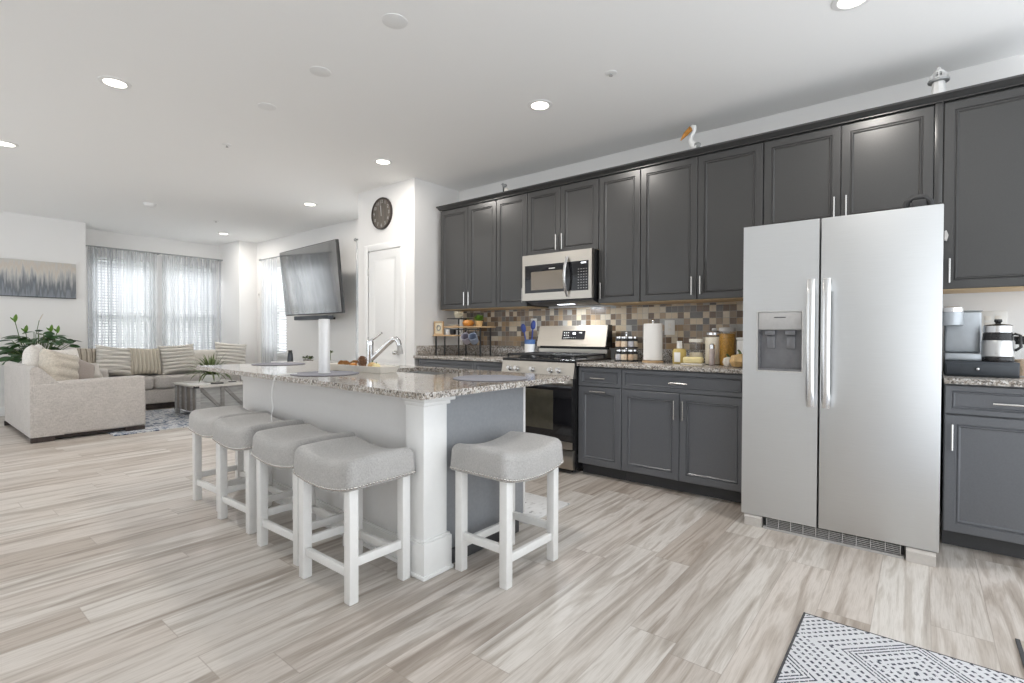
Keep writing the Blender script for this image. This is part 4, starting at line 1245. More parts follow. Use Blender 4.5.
# long tray with pinecones and gourds
def tray():
    # rectangular tray running along the island
    u = Vector((0.03, -1.0, 0)).normalized()
    v = Vector((-u.y, u.x, 0))
    c = Vector((2.055, 2.985, ZI + 0.0006))
    t = thing('wooden_tray', 'long whitewashed wooden tray of pinecones and gourds on the island', 'tray', tuple(c))
    L, Wd = 0.315, 0.082
    m = MB()
    vs = []
    rings = [(1 - 0.05, 0.80, 0.0), (1.0, 1.0, 0.042), (0.985, 0.93, 0.0425), (0.93, 0.74, 0.010)]
    for (a_, b_, z) in rings:
        for (p, q) in ((-1, -1), (-0.93, -1), (0.93, -1), (1, -1), (1, -0.7), (1, 0.7), (1, 1), (0.93, 1), (-0.93, 1), (-1, 1), (-1, 0.7), (-1, -0.7)):
            kx = 0.985 if abs(p) == 1 and abs(q) == 1 else 1
            vs.append(c + u * (p * L * a_ * kx) + v * (q * Wd * b_ * kx) + Vector((0, 0, z)))
    n = 12
    fs = [(i * n + k, i * n + (k + 1) % n, (i + 1) * n + (k + 1) % n, (i + 1) * n + k) for i in range(3) for k in range(n)]
    fs += [tuple(range(n)), tuple(3 * n + k for k in range(n))]
    m.add(vs, fs)
    obj('bowl', m, 'ivory', t, smooth=30)
    def at(s, w, z):
        return c + u * s + v * w + Vector((0, 0, z))
    def cone(p, r, h, label, tilt):
        rot = Euler((tilt, 0.3, random.random() * 6)).to_matrix()
        mb = MB()
        for i in range(10):
            k = i / 9
            rr = r * math.sin(PI * (0.15 + 0.80 * k)) ** 0.8
            zc = -h / 2 + h * k
            for j in range(8):
                a = 2 * PI * (j + 0.5 * (i % 2)) / 8
                o_ = Vector((math.cos(a), math.sin(a), 0.55))
                q = Vector((math.cos(a) * rr * 0.45, math.sin(a) * rr * 0.45, zc))
                leaf(mb, p + rot @ q, rot @ o_, rr * 0.75, r * 0.22, -0.4, 3)
        mb.sphere(p, r * 0.5, 10, (1, 1, h / r * 0.8), rot)
        tag(obj('pinecone', mb, 'brown' if r > 0.03 else 'conegold', None, tuple(p)), label, 'pinecone', 'pinecones in the tray')
    cone(at(0.02, 0.0, 0.062), 0.038, 0.075, 'largest pinecone heaped in the tray beside the faucet', 0.3)
    cone(at(-0.09, 0.012, 0.046), 0.024, 0.06, 'small pinecone behind the largest one in the tray', 1.2)
    cone(at(-0.16, -0.005, 0.045), 0.022, 0.055, 'small pinecone two along from the largest one in the tray', 1.4)
    cone(at(-0.225, 0.0, 0.044), 0.020, 0.045, 'small pinecone last in the tray, next to the white cylinder', 0.9)
    def gourd(p, r, mat, label):
        mb = MB().lathe([(0, -r * 0.8), (r * 0.7, -r * 0.65), (r, -r * 0.1), (r * 0.8, r * 0.5), (r * 0.3, r * 0.72), (r * 0.1, r * 0.70)], p, 20, None, 0.06, 7)
        g = obj('mini_gourd', mb, mat, None, tuple(p))
        obj('stem', MB().tube([p + Vector((0, 0, r * 0.65)), p + Vector((0.003, 0.002, r * 1.0))], 0.004, 6), 'stem', g, local=False)
        tag(g, label, 'gourd', 'gourds in the tray')
    gourd(at(0.12, 0.005, 0.042), 0.030, 'gourd', 'small tan gourd in the tray right below the faucet base')
    gourd(at(0.185, -0.012, 0.040), 0.026, 'butter', 'pale yellow gourd in the tray nearest the sink')
    gourd(at(-0.035, -0.03, 0.040), 0.024, 'orange', 'little orange gourd beside the big pinecone in the tray')
tray()

cord = MB().tube([(1.62, 3.02, ZI + 0.004), (1.515, 3.03, ZI + 0.004), (1.487, 3.035, ZI - 0.012), (1.484, 3.06, 0.80), (1.488, 3.075, 0.74), (1.484, 3.05, 0.68), (1.478, 3.06, 0.63), (1.476, 3.045, 0.594), (1.46, 3.06, 0.5905)], 0.0035, 6)
tag(obj('charging_cord', cord, 'white', None, (1.5, 3.03, 0.59)), 'white charging cord hanging over the island edge onto a stool', 'cord')

# ------------------------------------------------------------------ stools
def make_stool():
    t = thing('saddle_stool', '', 'stool', (0, 0, 0), 0, 'counter stools around the island')
    LX, LY, LEG = 0.205, 0.160, 0.043
    zl = 0.484
    for sx_ in (-1, 1):
        for sy_ in (-1, 1):
            x0, x1 = sorted((sx_ * LX, sx_ * (LX - LEG)))
            y0, y1 = sorted((sy_ * LY, sy_ * (LY - LEG)))
            obj('leg', MB().box(x0, y0, 0.0005, x1, y1, zl, 0.003), 'stoolwood', t, local=True)
    for sy_ in (-1, 1):
        y = sy_ * (LY - LEG / 2)
        obj('stretcher', MB().box(-LX + LEG, y - 0.011, 0.105, LX - LEG, y + 0.011, 0.143, 0.003), 'stoolwood', t, local=True)
    for sx_ in (-1, 1):
        x = sx_ * (LX - LEG / 2)
        obj('stretcher', MB().box(x - 0.011, -LY + LEG, 0.148, x + 0.011, LY - LEG, 0.186, 0.003), 'stoolwood', t, local=True)
    hx, hy = 0.235, 0.183
    def saddle(x):
        return 0.036 * (abs(x) / hx) ** 2 - 0.036
    def fn(x, y, z):
        k = (z - 0.485) / 0.125
        ins = 1 - 0.035 * max(0, k) ** 2
        crown = 0.008 * (1 - (y / hy) ** 2) if k > 0.6 else 0
        z = max(z, 0.4865)
        return (x * ins, y * ins, z + saddle(x) * (1.0 if k > 0.5 else 0.85) + crown)
    seat = obj('seat', MB().box(-hx, -hy, 0.466, hx, hy, 0.616, 0.038, 5, fn, [(0, 16), (1, 6)]), 'stoolfabric', t, smooth=60, local=True)
    studs = MB()
    def stud(x, y, nx, ny):
        z = 0.4985 + saddle(x) * 0.85
        studs.lathe([(0.0068, 0.0), (0.006, 0.003), (0.003, 0.005), (0, 0.0055)], (x + nx * -0.0005, y + ny * -0.0005, z), 7, Vector((0, 0, 1)).rotation_difference(Vector((nx, ny, 0))).to_matrix())
    rc = 0.036                       # studs follow the rounded outline of the cushion
    segs = []
    for (cx_, cy_, a0) in ((hx - rc, hy - rc, 0), (-hx + rc, hy - rc, 90), (-hx + rc, -hy + rc, 180), (hx - rc, -hy + rc, 270)):
        for k in range(4):
            a_ = math.radians(a0 + 90 * (k + 0.5) / 4)
            segs.append((cx_ + rc * math.cos(a_), cy_ + rc * math.sin(a_), math.cos(a_), math.sin(a_)))
    for i in range(24):
        x = (-hx + rc) + 2 * (hx - rc) * i / 23
        segs += [(x, hy, 0, 1), (x, -hy, 0, -1)]
    for i in range(18):
        y = (-hy + rc) + 2 * (hy - rc) * i / 17
        segs += [(hx, y, 1, 0), (-hx, y, -1, 0)]
    for (x, y, nx, ny) in segs:
        stud(x - nx * 0.0015, y - ny * 0.0015, nx, ny)
    obj('nailhead_trim', studs, 'stud', seat, smooth=60, local=True)
    return t
st0 = make_stool()
st0.location = (1.923, 1.572, 0)
st0['label'] = 'grey saddle stool standing alone at the grey end panel of the island'
q = PI / 2
dup(st0, (1.368, 2.036, 0), q, 'grey saddle stool in the island row, nearest the white corner post')
dup(st0, (1.413, 2.552, 0), q + 0.02, 'second grey saddle stool in the row counted from the white corner post')
dup(st0, (1.443, 3.135, 0), q + 0.02, 'third grey saddle stool in the row, with the white cord touching its seat')
dup(st0, (1.483, 3.643, 0), q + 0.02, 'grey saddle stool in the row nearest the living room')

# ================================================================== COUNTER OBJECTS
ZS = ZCT + 0.0006
def jar(name, x, y, prof, mat, label, cat, lid=None, lidmat='white', group=None, n=22, lidname='lid', z=ZS):
    t = thing(name, label, cat, (x, y, z), 0, group)
    obj('body', MB().lathe(prof, (x, y, z), n), mat, t)
    if lid:
        obj(lidname, MB().lathe(lid, (x, y, z), n), lidmat, t)
    return t

# mug rack in the corner
def rack():
    t = thing('corner_rack', 'tiered wood and black metal rack on the counter by the closet', 'rack', (4.0, 4.0, ZS))
    z = ZS - 0.034
    posts = [(3.90, 4.115), (3.90, 3.98), (3.99, 3.86), (4.10, 3.86), (3.905, 3.47), (4.06, 3.47)]
    m = MB()
    for (x, y), h in zip(posts, (0.235, 0.235, 0.42, 0.42, 0.325, 0.325)):
        obj('post', MB().box(x - 0.006, y - 0.006, ZS, x + 0.006, y + 0.006, z + h), 'blackmatte', t)
    obj('shelf', MB().box(3.885, 3.80, z + 0.2355, 4.05, 4.155, z + 0.25, 0.002), 'oak', t)
    obj('shelf', MB().box(3.885, 3.45, z + 0.3255, 4.12, 3.98, z + 0.34, 0.002), 'oak', t)
    obj('shelf', MB().box(3.94, 3.78, z + 0.4205, 4.14, 3.99, z + 0.428, 0.002), 'blackmatte', t)
    hk = MB().box(3.885, 3.475, z + 0.30, 3.895, 3.80, z + 0.312)
    for y in (3.52, 3.62, 3.72):
        hk.tube([(3.89, y, z + 0.30), (3.885, y, z + 0.275), (3.87, y, z + 0.265), (3.862, y, z + 0.28)], 0.003, 6)
    obj('hook_rail', hk, 'blackmatte', t)
    z1, z2, z3 = z + 0.2506, z + 0.3406, z + 0.4286
    # framed print on the low shelf
    f = thing('framed_print', 'small gold-framed wreath print on the low shelf of the rack', 'picture', (3.91, 4.08, z1))
    obj('frame', MB().ring_x(3.90, 0.018, 4.012, 4.148, z1, z1 + 0.145, 0.013), 'oak', f)
    obj('print', MB().box(3.906, 4.025, z1 + 0.013, 3.912, 4.135, z1 + 0.132), 'cream', f)
    ring = [(3.9045, 4.08 + 0.027 * math.cos(a), z1 + 0.074 + 0.027 * math.sin(a)) for a in [2 * PI * k / 20 for k in range(21)]]
    obj('wreath', MB().tube(ring, 0.0065, 6), 'lightgrey', f)
    # small cups beside the print
    for y, mt, lb in ((3.965, 'white', 'small white cup beside the wreath print on the rack'), (3.895, 'blackmatte', 'small black and silver cup on the rack below the wooden shelf')):
        jar('small_cup', 3.94, y, [(0.022, 0), (0.03, 0.01), (0.032, 0.06), (0.029, 0.06), (0.027, 0.012), (0, 0.01)], mt, lb, 'cup', group='cups on the rack', z=z1)
    # pitcher on the top
    p = thing('cream_pitcher', 'cream ceramic pitcher with handle on the top tier of the rack', 'pitcher', (4.03, 3.90, z3))
    obj('body', MB().lathe([(0.03, 0), (0.035, 0.003), (0.052, 0.045), (0.046, 0.066), (0.052, 0.076), (0.048, 0.076), (0.042, 0.066), (0.0, 0.02)], (4.03, 3.90, z3), 22), 'cream', p)
    obj('handle', MB().tube([(4.015, 3.852, z3 + 0.066), (4.01, 3.822, z3 + 0.062), (4.01, 3.82, z3 + 0.035), (4.016, 3.853, z3 + 0.025)], 0.006, 8), 'cream', p)
    # gourd, plant and dish on the wooden shelf
    g = thing('orange_pumpkin', 'small orange pumpkin on the wooden shelf of the rack', 'pumpkin', (3.99, 3.72, z2))
    obj('flesh', MB().lathe([(0.01, 0.0), (0.045, 0.008), (0.06, 0.035), (0.045, 0.062), (0.012, 0.068), (0, 0.064)], (3.99, 3.72, z2), 24, None, 0.05, 8), 'orange', g)
    obj('stem', MB().tube([(3.99, 3.72, z2 + 0.064), (3.992, 3.724, z2 + 0.088)], 0.006, 6), 'stem', g)
    w = obj('wooden_dish', MB().lathe([(0.035, 0), (0.06, 0.012), (0.064, 0.018), (0.056, 0.017), (0, 0.006)], (3.95, 3.90, z2), 22), 'ivory', None, (3.95, 3.90, z2))
    tag(w, 'small pale dish on the wooden shelf beside the orange pumpkin', 'dish')
    pl = thing('potted_sprig', 'bright green sprig in a tan pot on the mug rack', 'plant', (4.0, 3.575, z2))
    obj('pot', MB().lathe([(0.03, 0), (0.042, 0.055), (0.038, 0.055), (0, 0.045)], (4.0, 3.575, z2), 18), 'gourd', pl)
    lf = MB()
    for k in range(34):
        a = random.random() * 2 * PI
        el = random.uniform(0.5, 1.4)
        p0 = Vector((4.0, 3.575, z2 + 0.045))
        d = Vector((math.cos(a) * math.cos(el), math.sin(a) * math.cos(el), math.sin(el)))
        leaf(lf, p0 + d * 0.015, d, random.uniform(0.05, 0.075), 0.018, 0.3)
    obj('foliage', lf, 'leafbright', pl)
    # hanging mugs
    for y, mt, lb in ((3.63, 'lilac', 'lilac grey mug hanging tilted from the rack hook'), (3.525, 'bluegrey', 'blue grey mug hanging from the rack hook nearest the range')):
        mg = thing('hanging_mug', lb, 'mug', (3.87, y, z + 0.16), 0, 'mugs on the rack')
        rot = Euler((0, math.radians(-58), math.radians(28))).to_matrix()
        c = Vector((3.855, y - 0.01, z + 0.210))
        obj('body', MB().lathe([(0.0, -0.05), (0.039, -0.05), (0.042, -0.045), (0.044, 0.05), (0.040, 0.05), (0.038, -0.041), (0, -0.042)], c, 22, rot), mt, mg)
        hp = [c + rot @ Vector((0.042, 0.0, 0.028)), c + rot @ Vector((0.070, 0, 0.022)), c + rot @ Vector((0.070, 0, -0.018)), c + rot @ Vector((0.042, 0, -0.025))]
        obj('handle', MB().tube(hp, 0.005, 8), mt, mg)


_before = set(bpy.data.objects)
rack()
for _o in set(bpy.data.objects) - _before:      # whole rack sits a little forward of the wall
    if not _o.parent:
        _o.location.x -= 0.11

# utensil crock
cx, cy = 4.03, 3.02
uc = thing('utensil_crock', 'white crock with a blue band holding spoons beside the range', 'crock', (cx, cy, ZS))
obj('body', MB().lathe([(0.045, 0), (0.052, 0.004), (0.054, 0.128)], (cx, cy, ZS), 24), 'white', uc)
obj('blue_band', MB().lathe([(0.054, 0.1282), (0.055, 0.172), (0.050, 0.172), (0.049, 0.128)], (cx, cy, ZS), 24), 'bluepaint', uc)
for (dy, dx, h, lb) in ((0.075, -0.01, 0.285, 'blue spoon leaning towards the closet in the crock'), (-0.030, 0.012, 0.315, 'blue spoon leaning towards the range in the crock')):
    m = MB()
    p0 = Vector((cx, cy + dy * 0.2, ZS + 0.012))
    p1 = Vector((cx + dx, cy + dy, ZS + h))
    dr = (p1 - p0).normalized()
    sp_t = thing('cooking_spoon', lb, 'spoon', tuple(p0), 0, 'blue cooking spoons')
    obj('handle', m.tube([p0, p1 - dr * 0.045], [0.006, 0.007], 8), 'blue', sp_t)
    rot = Vector((0, 0, 1)).rotation_difference(dr).to_matrix()
    obj('spoon_head', MB().sphere(p1, 0.036, 14, (0.32, 0.85, 1.3), rot), 'blue', sp_t)

# spice rack
def spice_rack():
    cx, cy = 4.0, 1.968
    t = thing('spice_carousel', 'two-tier chrome spice carousel beside the range', 'spice rack', (cx, cy, ZS))
    m = MB().lathe([(0.10, 0.0), (0.10, 0.008), (0, 0.008)], (cx, cy, ZS), 28)
    m.lathe([(0.10, 0.112), (0.10, 0.118), (0, 0.118)], (cx, cy, ZS), 28)
    obj('tray', m, 'blackmatte', t)
    obj('spindle', MB().cyl((cx, cy, ZS), (cx, cy, ZS + 0.232), 0.01, n=12).sphere((cx, cy, ZS + 0.238), 0.014, 12), 'chrome', t)
    sp = ['spice', 'spicebrown', 'spice', 'spicegrey', 'spice', 'spicebrown', 'spice', 'spice']
    tiers = ('lower', 'upper')
    for lv in (0, 1):
        for k in range(6):
            a = math.radians(180 + 33 + (k - 2.5) * 46)
            x, y = cx + 0.07 * math.cos(a), cy + 0.07 * math.sin(a)
            z = ZS + 0.0085 + 0.110 * lv
            mt = sp[(k * 3 + lv * 2) % 8]
            words_ = ['first', 'second', 'third', 'fourth', 'fifth', 'sixth'][5 - k]
            j = thing('spice_jar', '%s jar, %s from the range on the %s carousel tier' % ({'spice': 'tan spice', 'spicebrown': 'brown spice', 'spicegrey': 'pale spice'}[mt], words_, tiers[lv]), 'jar', (x, y, z), 0, 'spice jars on the carousel')
            obj('body', MB().lathe([(0.022, 0), (0.025, 0.004), (0.025, 0.05), (0.019, 0.058), (0.019, 0.066)], (x, y, z), 16), mt, j)
            obj('neck_band', MB().lathe([(0.0256, 0.05), (0.0235, 0.0605), (0.0235, 0.072), (0.022, 0.073)], (x, y, z), 16), 'blackmatte', j)
            obj('lid', MB().lathe([(0.0245, 0.0735), (0.0245, 0.088), (0.022, 0.091), (0, 0.091)], (x, y, z), 16), 'chrome', j)
spice_rack()

# paper towel roll
px, py = 3.95, 1.709
pt = thing('paper_towel_roll', 'white paper towel roll on an upright holder on the counter', 'paper towel', (px, py, ZS))
obj('holder_base', MB().lathe([(0.085, 0), (0.085, 0.01), (0.06, 0.014), (0, 0.014)], (px, py, ZS), 28), 'oak', pt)
obj('roll', MB().lathe([(0.072, 0.016), (0.075, 0.02), (0.075, 0.309), (0.072, 0.313), (0.02, 0.313)], (px, py, ZS), 32), 'paper', pt)
obj('finial', MB().cyl((px, py, ZS + 0.307), (px, py, ZS + 0.328), 0.007, n=12).sphere((px, py, ZS + 0.336), 0.014, 12), 'chrome', pt)

# soap bottle with pump
x, y = 3.90, 1.470
sb = thing('pump_bottle', 'yellow soap bottle with white pump and label beside the towel roll', 'bottle', (x, y, ZS))
obj('bottle', MB().lathe([(0.048, 0.0), (0.052, 0.006), (0.052, 0.098), (0.046, 0.112), (0.022, 0.118)], (x, y, ZS), 24), 'oil', sb)
obj('label', MB().lathe([(0.0526, 0.012), (0.0526, 0.085)], (x, y, ZS), 24), 'white', sb) if False else obj('label', MB().box(x - 0.0535, y - 0.026, ZS + 0.014, x - 0.050, y + 0.022, ZS + 0.088, 0.001), 'white', sb)
obj('pump', MB().cyl((x, y, ZS + 0.1185), (x, y, ZS + 0.165), 0.022, 0.019, 16).cyl((x, y, ZS + 0.165), (x, y, ZS + 0.175), 0.02, n=16).box(x - 0.045, y - 0.007, ZS + 0.163, x, y + 0.007, ZS + 0.174, 0.003), 'white', sb)
# clear jar half full
x, y = 3.97, 1.365
cj = thing('glass_jar', 'clear glass jar half full of oats with white lid', 'jar', (x, y, ZS))
obj('contents', MB().lathe([(0.047, 0.004), (0.05, 0.006), (0.05, 0.085), (0, 0.09)], (x, y, ZS), 24), 'oats', cj)
obj('glass', MB().lathe([(0.051, 0.0), (0.053, 0.004), (0.053, 0.165)], (x, y, ZS), 24), 'jarglass', cj)
obj('lid', MB().lathe([(0.049, 0.1655), (0.054, 0.166), (0.054, 0.192), (0, 0.193)], (x, y, ZS), 24), 'ivory', cj)
# butter dish
bd = thing('butter_dish', 'pale yellow lidded butter dish in front of the jars', 'dish', (3.83, 1.335, ZS))
obj('plate', MB().box(3.785, 1.255, ZS, 3.875, 1.42, ZS + 0.010, 0.004), 'ivory', bd)
obj('cover', MB().box(3.793, 1.267, ZS + 0.0105, 3.867, 1.408, ZS + 0.058, 0.016, 4), 'butter', bd)
# big canister
x, y = 3.95, 1.222
bc = thing('flour_canister', 'tall cream-filled glass canister with steel clip lid', 'canister', (x, y, ZS))
obj('contents', MB().lathe([(0.062, 0.004), (0.064, 0.008), (0.064, 0.205), (0, 0.208)], (x, y, ZS), 26), 'creamfill', bc)
obj('glass', MB().lathe([(0.065, 0.0), (0.067, 0.004), (0.067, 0.21), (0.055, 0.222)], (x, y, ZS), 26), 'jarglass', bc)
obj('lid', MB().lathe([(0.06, 0.2225), (0.06, 0.24), (0.05, 0.246), (0, 0.247)], (x, y, ZS), 26), 'chrome', bc)
obj('lid_knob', MB().lathe([(0.012, 0.2475), (0.020, 0.256), (0.018, 0.272), (0, 0.274)], (x, y, ZS), 16), 'greyplastic', bc)
# small rose shaker
jar('salt_shaker', 3.845, 1.205, [(0.018, 0), (0.021, 0.004), (0.019, 0.115), (0.017, 0.12)], 'pinkglass', 'slim rose-tinted shaker standing in front of the tall canister', 'shaker', [(0.019, 0.1205), (0.019, 0.15), (0.012, 0.158), (0, 0.159)], 'chrome')
# pasta jar
x, y = 3.91, 1.118
pj_ = thing('pasta_jar', 'tall glass jar of amber pasta with grey lid', 'jar', (x, y, ZS))
obj('contents', MB().lathe([(0.05, 0.004), (0.052, 0.008), (0.052, 0.232), (0, 0.236)], (x, y, ZS), 24), 'pasta', pj_)
obj('glass', MB().lathe([(0.053, 0.0), (0.055, 0.004), (0.055, 0.248)], (x, y, ZS), 24), 'jarglass', pj_)
obj('lid', MB().lathe([(0.05, 0.2485), (0.057, 0.249), (0.057, 0.274), (0.05, 0.278), (0, 0.278)], (x, y, ZS), 24), 'greyplastic', pj_)
# white box, pumpkin and white mini pumpkin
wb = thing('white_canister', 'square white canister beside the refrigerator', 'canister', (3.96, 1.003, ZS))
obj('box', MB().box(3.90, 0.955, ZS, 4.02, 1.052, ZS + 0.185, 0.01, 3), 'white', wb)
obj('lid', MB().box(3.898, 0.953, ZS + 0.1855, 4.022, 1.054, ZS + 0.205, 0.006), 'white', wb)
def pumpkin(x, y, r, h, mat, label):
    t = thing('counter_pumpkin', label, 'pumpkin', (x, y, ZS), 0, 'pumpkins on the counter')
    obj('flesh', MB().lathe([(r * 0.2, 0), (r * 0.75, h * 0.06), (r, h * 0.45), (r * 0.8, h * 0.86), (r * 0.2, h), (0, h * 0.94)], (x, y, ZS), 32, None, 0.06, 9), mat, t)
    obj('stem', MB().tube([(x, y, ZS + h * 0.93), (x + 0.004, y + 0.006, ZS + h * 1.15), (x, y + 0.016, ZS + h * 1.3)], [0.011, 0.008, 0.007], 8), 'stem', t)
pumpkin(3.72, 0.975, 0.07, 0.092, 'gourd', 'tan orange pumpkin on the counter against the refrigerator')
pumpkin(3.80, 1.075, 0.040, 0.066, 'ivory', 'little white pumpkin behind the tan orange pumpkin')

# coffee corner
def coffee():
    z = ZS
    dr = thing('pod_drawer', 'black coffee pod drawer under the coffee machine', 'drawer', (3.85, -0.25, z))
    obj('case', MB().box(3.722, -0.398, z, 4.06, -0.10, z + 0.082, 0.004), 'slateblack', dr)
    fr_ = obj('drawer_front', MB().box(3.712, -0.392, z + 0.008, 3.7215, -0.106, z + 0.072, 0.004), 'slateblack', dr)
    obj('knob', MB().sphere((3.705, -0.235, z + 0.042), 0.009, 10), 'chrome', fr_)
    z1 = z + 0.0826
    cm = thing('coffee_machine', 'silver single-serve coffee machine standing on the pod drawer', 'coffee machine', (3.9, -0.19, z1))
    obj('body', MB().box(3.855, -0.258, z1 + 0.042, 4.04, -0.10, z1 + 0.275, 0.012, 3), 'silver', cm)
    obj('base', MB().box(3.77, -0.258, z1, 4.04, -0.10, z1 + 0.0415, 0.008), 'silver', cm)
    obj('brew_head', MB().lathe([(0.045, 0.195), (0.050, 0.20), (0.050, 0.27), (0.048, 0.272)], (3.80, -0.130, z1), 24), 'silver', cm)
    obj('head_cap', MB().lathe([(0.050, 0.2725), (0.051, 0.285), (0.049, 0.298), (0.03, 0.303), (0, 0.303)], (3.80, -0.130, z1), 24), 'chrome', cm)
    obj('tank_lid', MB().box(3.86, -0.262, z1 + 0.2755, 4.035, -0.10, z1 + 0.283, 0.003), 'lightgrey', cm)
    ct = thing('coffee_pot', 'steel and black coffee carafe on the pod drawer', 'carafe', (3.80, -0.312, z1))
    c = (3.785, -0.318, z1)
    obj('pot_base', MB().lathe([(0.064, 0), (0.066, 0.004), (0.066, 0.022), (0.063, 0.026)], c, 26), 'black', ct)
    obj('pot_body', MB().lathe([(0.064, 0.0265), (0.067, 0.03), (0.067, 0.108), (0.063, 0.115)], c, 26), 'steel', ct)
    obj('collar', MB().lathe([(0.064, 0.1155), (0.061, 0.152), (0.056, 0.155)], c, 26), 'black', ct)
    obj('upper_band', MB().lathe([(0.057, 0.1555), (0.060, 0.158), (0.060, 0.192), (0.058, 0.194)], c, 26), 'chrome', ct)
    obj('pot_lid', MB().lathe([(0.059, 0.1945), (0.05, 0.199), (0.012, 0.204), (0.01, 0.208), (0.017, 0.216), (0.015, 0.228), (0, 0.23)], c, 26), 'black', ct)
    obj('handle', MB().tube([(3.77, -0.379, z1 + 0.15), (3.765, -0.402, z1 + 0.142), (3.765, -0.405, z1 + 0.08), (3.768, -0.382, z1 + 0.06)], 0.007, 8), 'black', ct)
    j = thing('coffee_canister', 'glass canister with black lid behind the carafe', 'canister', (3.95, -0.432, z))
    obj('glass', MB().lathe([(0.045, 0), (0.048, 0.004), (0.048, 0.175)], (3.95, -0.432, z), 22), 'jarglass', j)
    obj('contents', MB().lathe([(0.043, 0.004), (0.0445, 0.006), (0.0445, 0.09), (0, 0.095)], (3.95, -0.432, z), 22), 'spicebrown', j)
    obj('lid', MB().lathe([(0.05, 0.1755), (0.05, 0.215), (0.046, 0.22), (0, 0.22)], (3.95, -0.432, z), 22), 'black', j)
coffee()

# ------------------------------------------------------------------ on top of the cabinets
def pelican():
    x, y, z = 3.87, 1.375, YTOP + 0.0005
    t = thing('pelican_figurine', 'white carved pelican with an orange bill on top of the cabinets', 'figurine', (x, y, z))
    obj('base', MB().lathe([(0.03, 0), (0.03, 0.015), (0.0, 0.018)], (x, y - 0.035, z), 16), 'ivory', t)
    b = MB().tube([(x, y - 0.07, z + 0.05), (x, y - 0.04, z + 0.065), (x, y - 0.005, z + 0.10), (x, y + 0.012, z + 0.135), (x, y + 0.002, z + 0.165), (x, y - 0.018, z + 0.195), (x, y - 0.015, z + 0.225), (x, y + 0.005, z + 0.236)], [0.012, 0.034, 0.026, 0.016, 0.0135, 0.014, 0.019, 0.012], 14)
    obj('body', b, 'white', t)
    obj('bill', MB().tube([(x, y + 0.004, z + 0.224), (x - 0.003, y + 0.05, z + 0.186), (x - 0.006, y + 0.085, z + 0.146)], [0.019, 0.017, 0.003], 12), 'billorange', t)
    obj('legs', MB().cyl((x, y - 0.03, z + 0.016), (x, y - 0.03, z + 0.06), 0.005, n=8).cyl((x, y - 0.045, z + 0.016), (x, y - 0.045, z + 0.06), 0.005, n=8), 'lightgrey', t)
    obj('wing', MB().sphere((x - 0.022, y - 0.045, z + 0.075), 0.03, 12, (0.35, 1.1, 0.8)), 'lightgrey', t)
pelican()
def lighthouse():
    x, y, z = 3.88, -0.058, YTOP + 0.0005
    t = thing('lighthouse_lantern', 'white and grey lighthouse lantern on top of the cabinets', 'lantern', (x, y, z))
    obj('tower', MB().lathe([(0.038, 0), (0.030, 0.13)], (x, y, z), 8), 'lighthouse', t, smooth=20)
    obj('gallery', MB().lathe([(0.030, 0.1305), (0.050, 0.132), (0.052, 0.142), (0.03, 0.146)], (x, y, z), 16), 'lightgrey', t)
    lr = MB()
    for k in range(8):
        a = 2 * PI * k / 8
        lr.cyl((x + 0.024 * math.cos(a), y + 0.024 * math.sin(a), z + 0.146), (x + 0.024 * math.cos(a), y + 0.024 * math.sin(a), z + 0.182), 0.004, n=6)
    lr.lathe([(0.030, 0.182), (0.03, 0.188), (0.010, 0.208), (0.008, 0.216), (0, 0.218)], (x, y, z), 14)
    obj('lantern_room', lr, 'lighthouse', t)
    rl = MB()
    for k in range(10):
        a = 2 * PI * k / 10
        rl.cyl((x + 0.047 * math.cos(a), y + 0.047 * math.sin(a), z + 0.1425), (x + 0.047 * math.cos(a), y + 0.047 * math.sin(a), z + 0.168), 0.002, n=5)
    rl.tube([(x + 0.047 * math.cos(2 * PI * k / 20), y + 0.047 * math.sin(2 * PI * k / 20), z + 0.168) for k in range(21)], 0.002, 5)
    obj('railing', rl, 'lighthouse', t)
lighthouse()
x, y, z = 3.88, 3.23, YTOP + 0.0005
fg = thing('beach_figurine', 'little grey and white shorebird figure on top of the cabinets near the closet', 'figurine', (x, y, z))
obj('base', MB().lathe([(0.035, 0), (0.035, 0.02), (0, 0.024)], (x, y, z), 16), 'ivory', fg)
obj('post', MB().cyl((x, y + 0.012, z + 0.022), (x, y + 0.012, z + 0.115), 0.006, n=8), 'blackmatte', fg)
obj('bird', MB().sphere((x, y - 0.002, z + 0.125), 0.022, 12, (0.7, 1.3, 0.8)).sphere((x, y + 0.022, z + 0.145), 0.012, 10).tube([(x, y + 0.03, z + 0.146), (x, y + 0.048, z + 0.142)], [0.004, 0.001], 6), 'lightgrey', fg)
obj('shell', MB().sphere((x - 0.01, y - 0.035, z + 0.062), 0.038, 14, (0.5, 0.7, 1.0)), 'ivory', fg)

